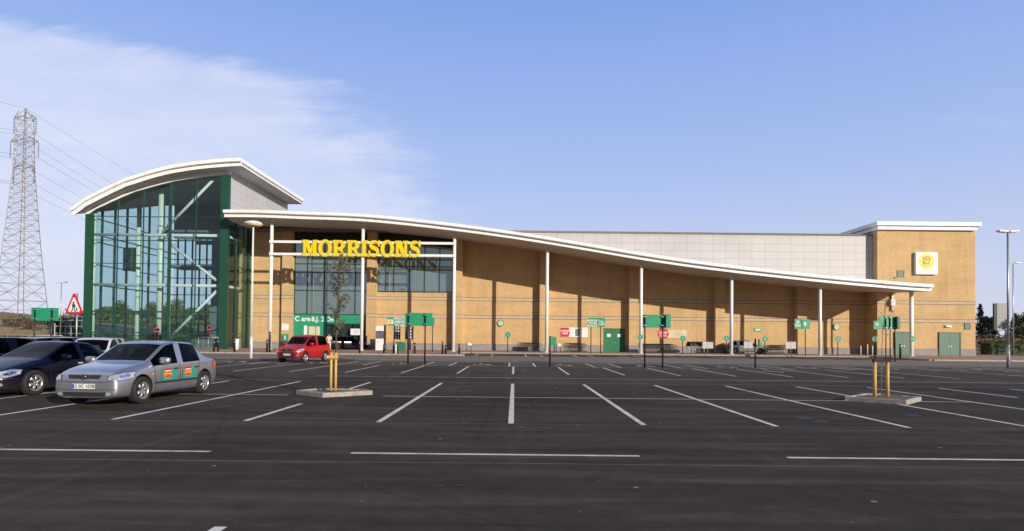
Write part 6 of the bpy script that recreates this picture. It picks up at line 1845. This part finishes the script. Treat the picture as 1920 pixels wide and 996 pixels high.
# ------------------------------------------------------------------ people
def skinned(name, verts, edges, radii, mat, parent, lev=2):
    me = bpy.data.meshes.new(name); me.from_pydata([Vector(v) for v in verts], edges, [])
    ob = bpy.data.objects.new(name, me); col.objects.link(ob)
    ob.modifiers.new('k', 'SKIN'); sv = me.skin_vertices[0].data
    for s_, r_ in zip(sv, radii): s_.radius = (r_, r_) if not isinstance(r_, tuple) else r_
    sv[0].use_root = True
    ss = ob.modifiers.new('s', 'SUBSURF'); ss.levels = lev; ss.render_levels = lev
    m2 = evaluated(ob); m2.name = name; bpy.data.objects.remove(ob)
    for p in m2.polygons: p.use_smooth = True
    m2.materials.clear(); m2.materials.append(mat)
    o2 = bpy.data.objects.new(name, m2); col.objects.link(o2); o2.parent = parent; return o2
def person(label, loc, rz, pose, top, bottom, hair=True, long_skirt=False):
    t = thing('person', label, 'person', loc, rz)
    if pose == 'stand':
        J = dict(pel=(0, 0, .95), sp=(0, 0, 1.15), ch=(0, 0, 1.36), nk=(0, 0, 1.50), h0=(0, -.01, 1.58), h1=(0, -.02, 1.70),
                 sl=(.18, 0, 1.42), el=(.25, -.02, 1.15), wl=(.22, -.20, 1.02), sr=(-.18, 0, 1.42), er=(-.24, .03, 1.15), wr=(-.24, -.06, .90),
                 hl=(.10, 0, .90), kl=(.11, -.05, .50), al=(.12, .02, .09), tl=(.13, -.14, .04), hr=(-.10, 0, .90), kr=(-.11, 0, .50), ar=(-.12, .06, .09), tr=(-.13, -.10, .04))
    else:
        J = dict(pel=(0, 0, .88), sp=(0, -.02, 1.06), ch=(0, -.05, 1.28), nk=(0, -.08, 1.42), h0=(0, -.10, 1.50), h1=(0, -.12, 1.61),
                 sl=(.18, -.05, 1.34), el=(.24, -.16, 1.08), wl=(.12, -.36, 1.05), sr=(-.18, -.05, 1.34), er=(-.24, -.16, 1.08), wr=(-.10, -.36, 1.04),
                 hl=(.10, -.05, .86), kl=(.14, -.46, .80), al=(.15, -.40, .36), tl=(.16, -.55, .32), hr=(-.10, -.05, .86), kr=(-.14, -.46, .78), ar=(-.13, -.30, .34), tr=(-.14, -.46, .30))
    rad = dict(pel=.125, sp=.115, ch=.13, nk=.055, h0=.075, h1=.085, sl=.06, el=.042, wl=.03, sr=.06, er=.042, wr=.03, hl=.085, kl=.058, al=.038, tl=.03, hr=.085, kr=.058, ar=.038, tr=.03)
    E = [('pel', 'sp'), ('sp', 'ch'), ('ch', 'nk'), ('nk', 'h0'), ('h0', 'h1'), ('ch', 'sl'), ('sl', 'el'), ('el', 'wl'), ('ch', 'sr'), ('sr', 'er'), ('er', 'wr'), ('pel', 'hl'), ('hl', 'kl'), ('kl', 'al'), ('al', 'tl'), ('pel', 'hr'), ('hr', 'kr'), ('kr', 'ar'), ('ar', 'tr')]
    # hands: a palm and five short bent fingers each
    for s, wn in ((1, 'wl'), (-1, 'wr')):
        w0 = Vector(J[wn]); e0 = Vector(J['el' if s > 0 else 'er']); d = (w0-e0).normalized()
        pk = 'p'+wn; J[pk] = tuple(w0+d*.07); rad[pk] = .026; E.append((wn, pk))
        for q in range(5):
            fk = 'f%d%s' % (q, wn); fk2 = 'g%d%s' % (q, wn); sp_ = (q-2)*.016
            base = w0+d*(.07 if q else .03); a_ = base+Vector((sp_, 0, 0))*1.2+d*(.04 if q else .02); b_ = a_+d*(.025+.008*(2-abs(q-2)))+Vector((0, -.012, -.01))
            J[fk] = tuple(a_); rad[fk] = .009; J[fk2] = tuple(b_); rad[fk2] = .007; E += [(pk, fk), (fk, fk2)]
    ks = list(J); idx = {k: i for i, k in enumerate(ks)}
    skinned('body', [J[k] for k in ks], [(idx[a], idx[b]) for a, b in E], [rad[k] for k in ks], M['skin'], t)
    def cloth(nm, keys, pairs, grow, mat):
        kk = keys; ii = {k: i for i, k in enumerate(kk)}
        skinned(nm, [J[k] for k in kk], [(ii[a], ii[b]) for a, b in pairs], [rad[k]+grow for k in kk], mat, t)
    cloth('top', ['sp', 'pel', 'ch', 'sl', 'el', 'sr', 'er'], [('sp', 'pel'), ('sp', 'ch'), ('ch', 'sl'), ('sl', 'el'), ('ch', 'sr'), ('sr', 'er')], .022, top)
    cloth('trousers', ['pel', 'hl', 'kl', 'al', 'hr', 'kr', 'ar'], [('pel', 'hl'), ('hl', 'kl'), ('kl', 'al'), ('pel', 'hr'), ('hr', 'kr'), ('kr', 'ar')], .018, bottom)
    for k in ('l', 'r'):
        a_, b_ = Vector(J['a'+k]), Vector(J['t'+k]); m = MB(); m.obox(((a_+b_)/2+Vector((0, 0, -.02))), (.095, .26, .085)); m.bevel(.03, 2); m.build('shoe', M['cloth_black'], t)
    h0, h1 = Vector(J['h0']), Vector(J['h1']); hc = (h0+h1)/2+Vector((0, 0, .03))
    m = MB(); bmesh.ops.create_uvsphere(m.bm, u_segments=16, v_segments=10, radius=.112)
    for v in list(m.bm.verts):
        if v.co.y < -.035 and v.co.z < .055: m.bm.verts.remove(v)
    bmesh.ops.translate(m.bm, verts=m.bm.verts, vec=hc+Vector((0, .015, .02)))
    for f in m.bm.faces: f.smooth = True
    m.build('hair', M['hair'], t)
    for sx in (-1, 1):
        MB().tube(hc+Vector((sx*.032, -.075, .0)), hc+Vector((sx*.032, -.086, .0)), .010, n=8).build('eye', M['dark'], t)
        MB().tube(hc+Vector((sx*.080, 0, -.01)), hc+Vector((sx*.095, .005, -.01)), .022, n=8).build('ear', M['skin'], t)
    MB().tube(hc+Vector((0, -.074, .0)), hc+Vector((0, -.098, -.03)), .008, .014, n=8).build('nose', M['skin'], t)
    MB().obox(hc+Vector((0, -.078, -.055)), (.045, .012, .008)).build('mouth', M['cloth_red'], t)
    return t
g = at(293, 640, 62.4); person('person in red top and black trousers sitting on a black block outside the hall', (g.x, 62.4, PZ+.72), R(30), 'sit', M['cloth_red'], M['cloth_black'])
gb = thing('bench_block', 'tall black block under the sitting person outside the entrance hall', 'seat', (g.x-.1, 62.5, PZ))
m = MB(); m.box(-.75, .45, -.25, .3, 1.44, 1.50); m.bevel(.015, 1); m.build('seat_top', M['black'], gb)
m = MB(); m.box(-.70, .40, -.2, .25, 0, 1.435); m.bevel(.02, 1); m.build('plinth', M['black'], gb)
g = at(392.5, 640, 67.8); person('person in a long red coat standing behind the hall glass', (g.x, 67.8, PZ+1.02), R(-40), 'stand', M['cloth_red'], M['cloth_red'])
g = at(617, 640, 61.2); person('person in a cream top and white trousers standing right of the red car', (g.x, 61.2, PZ), R(10), 'stand', M['cream'], M['cloth_white'])
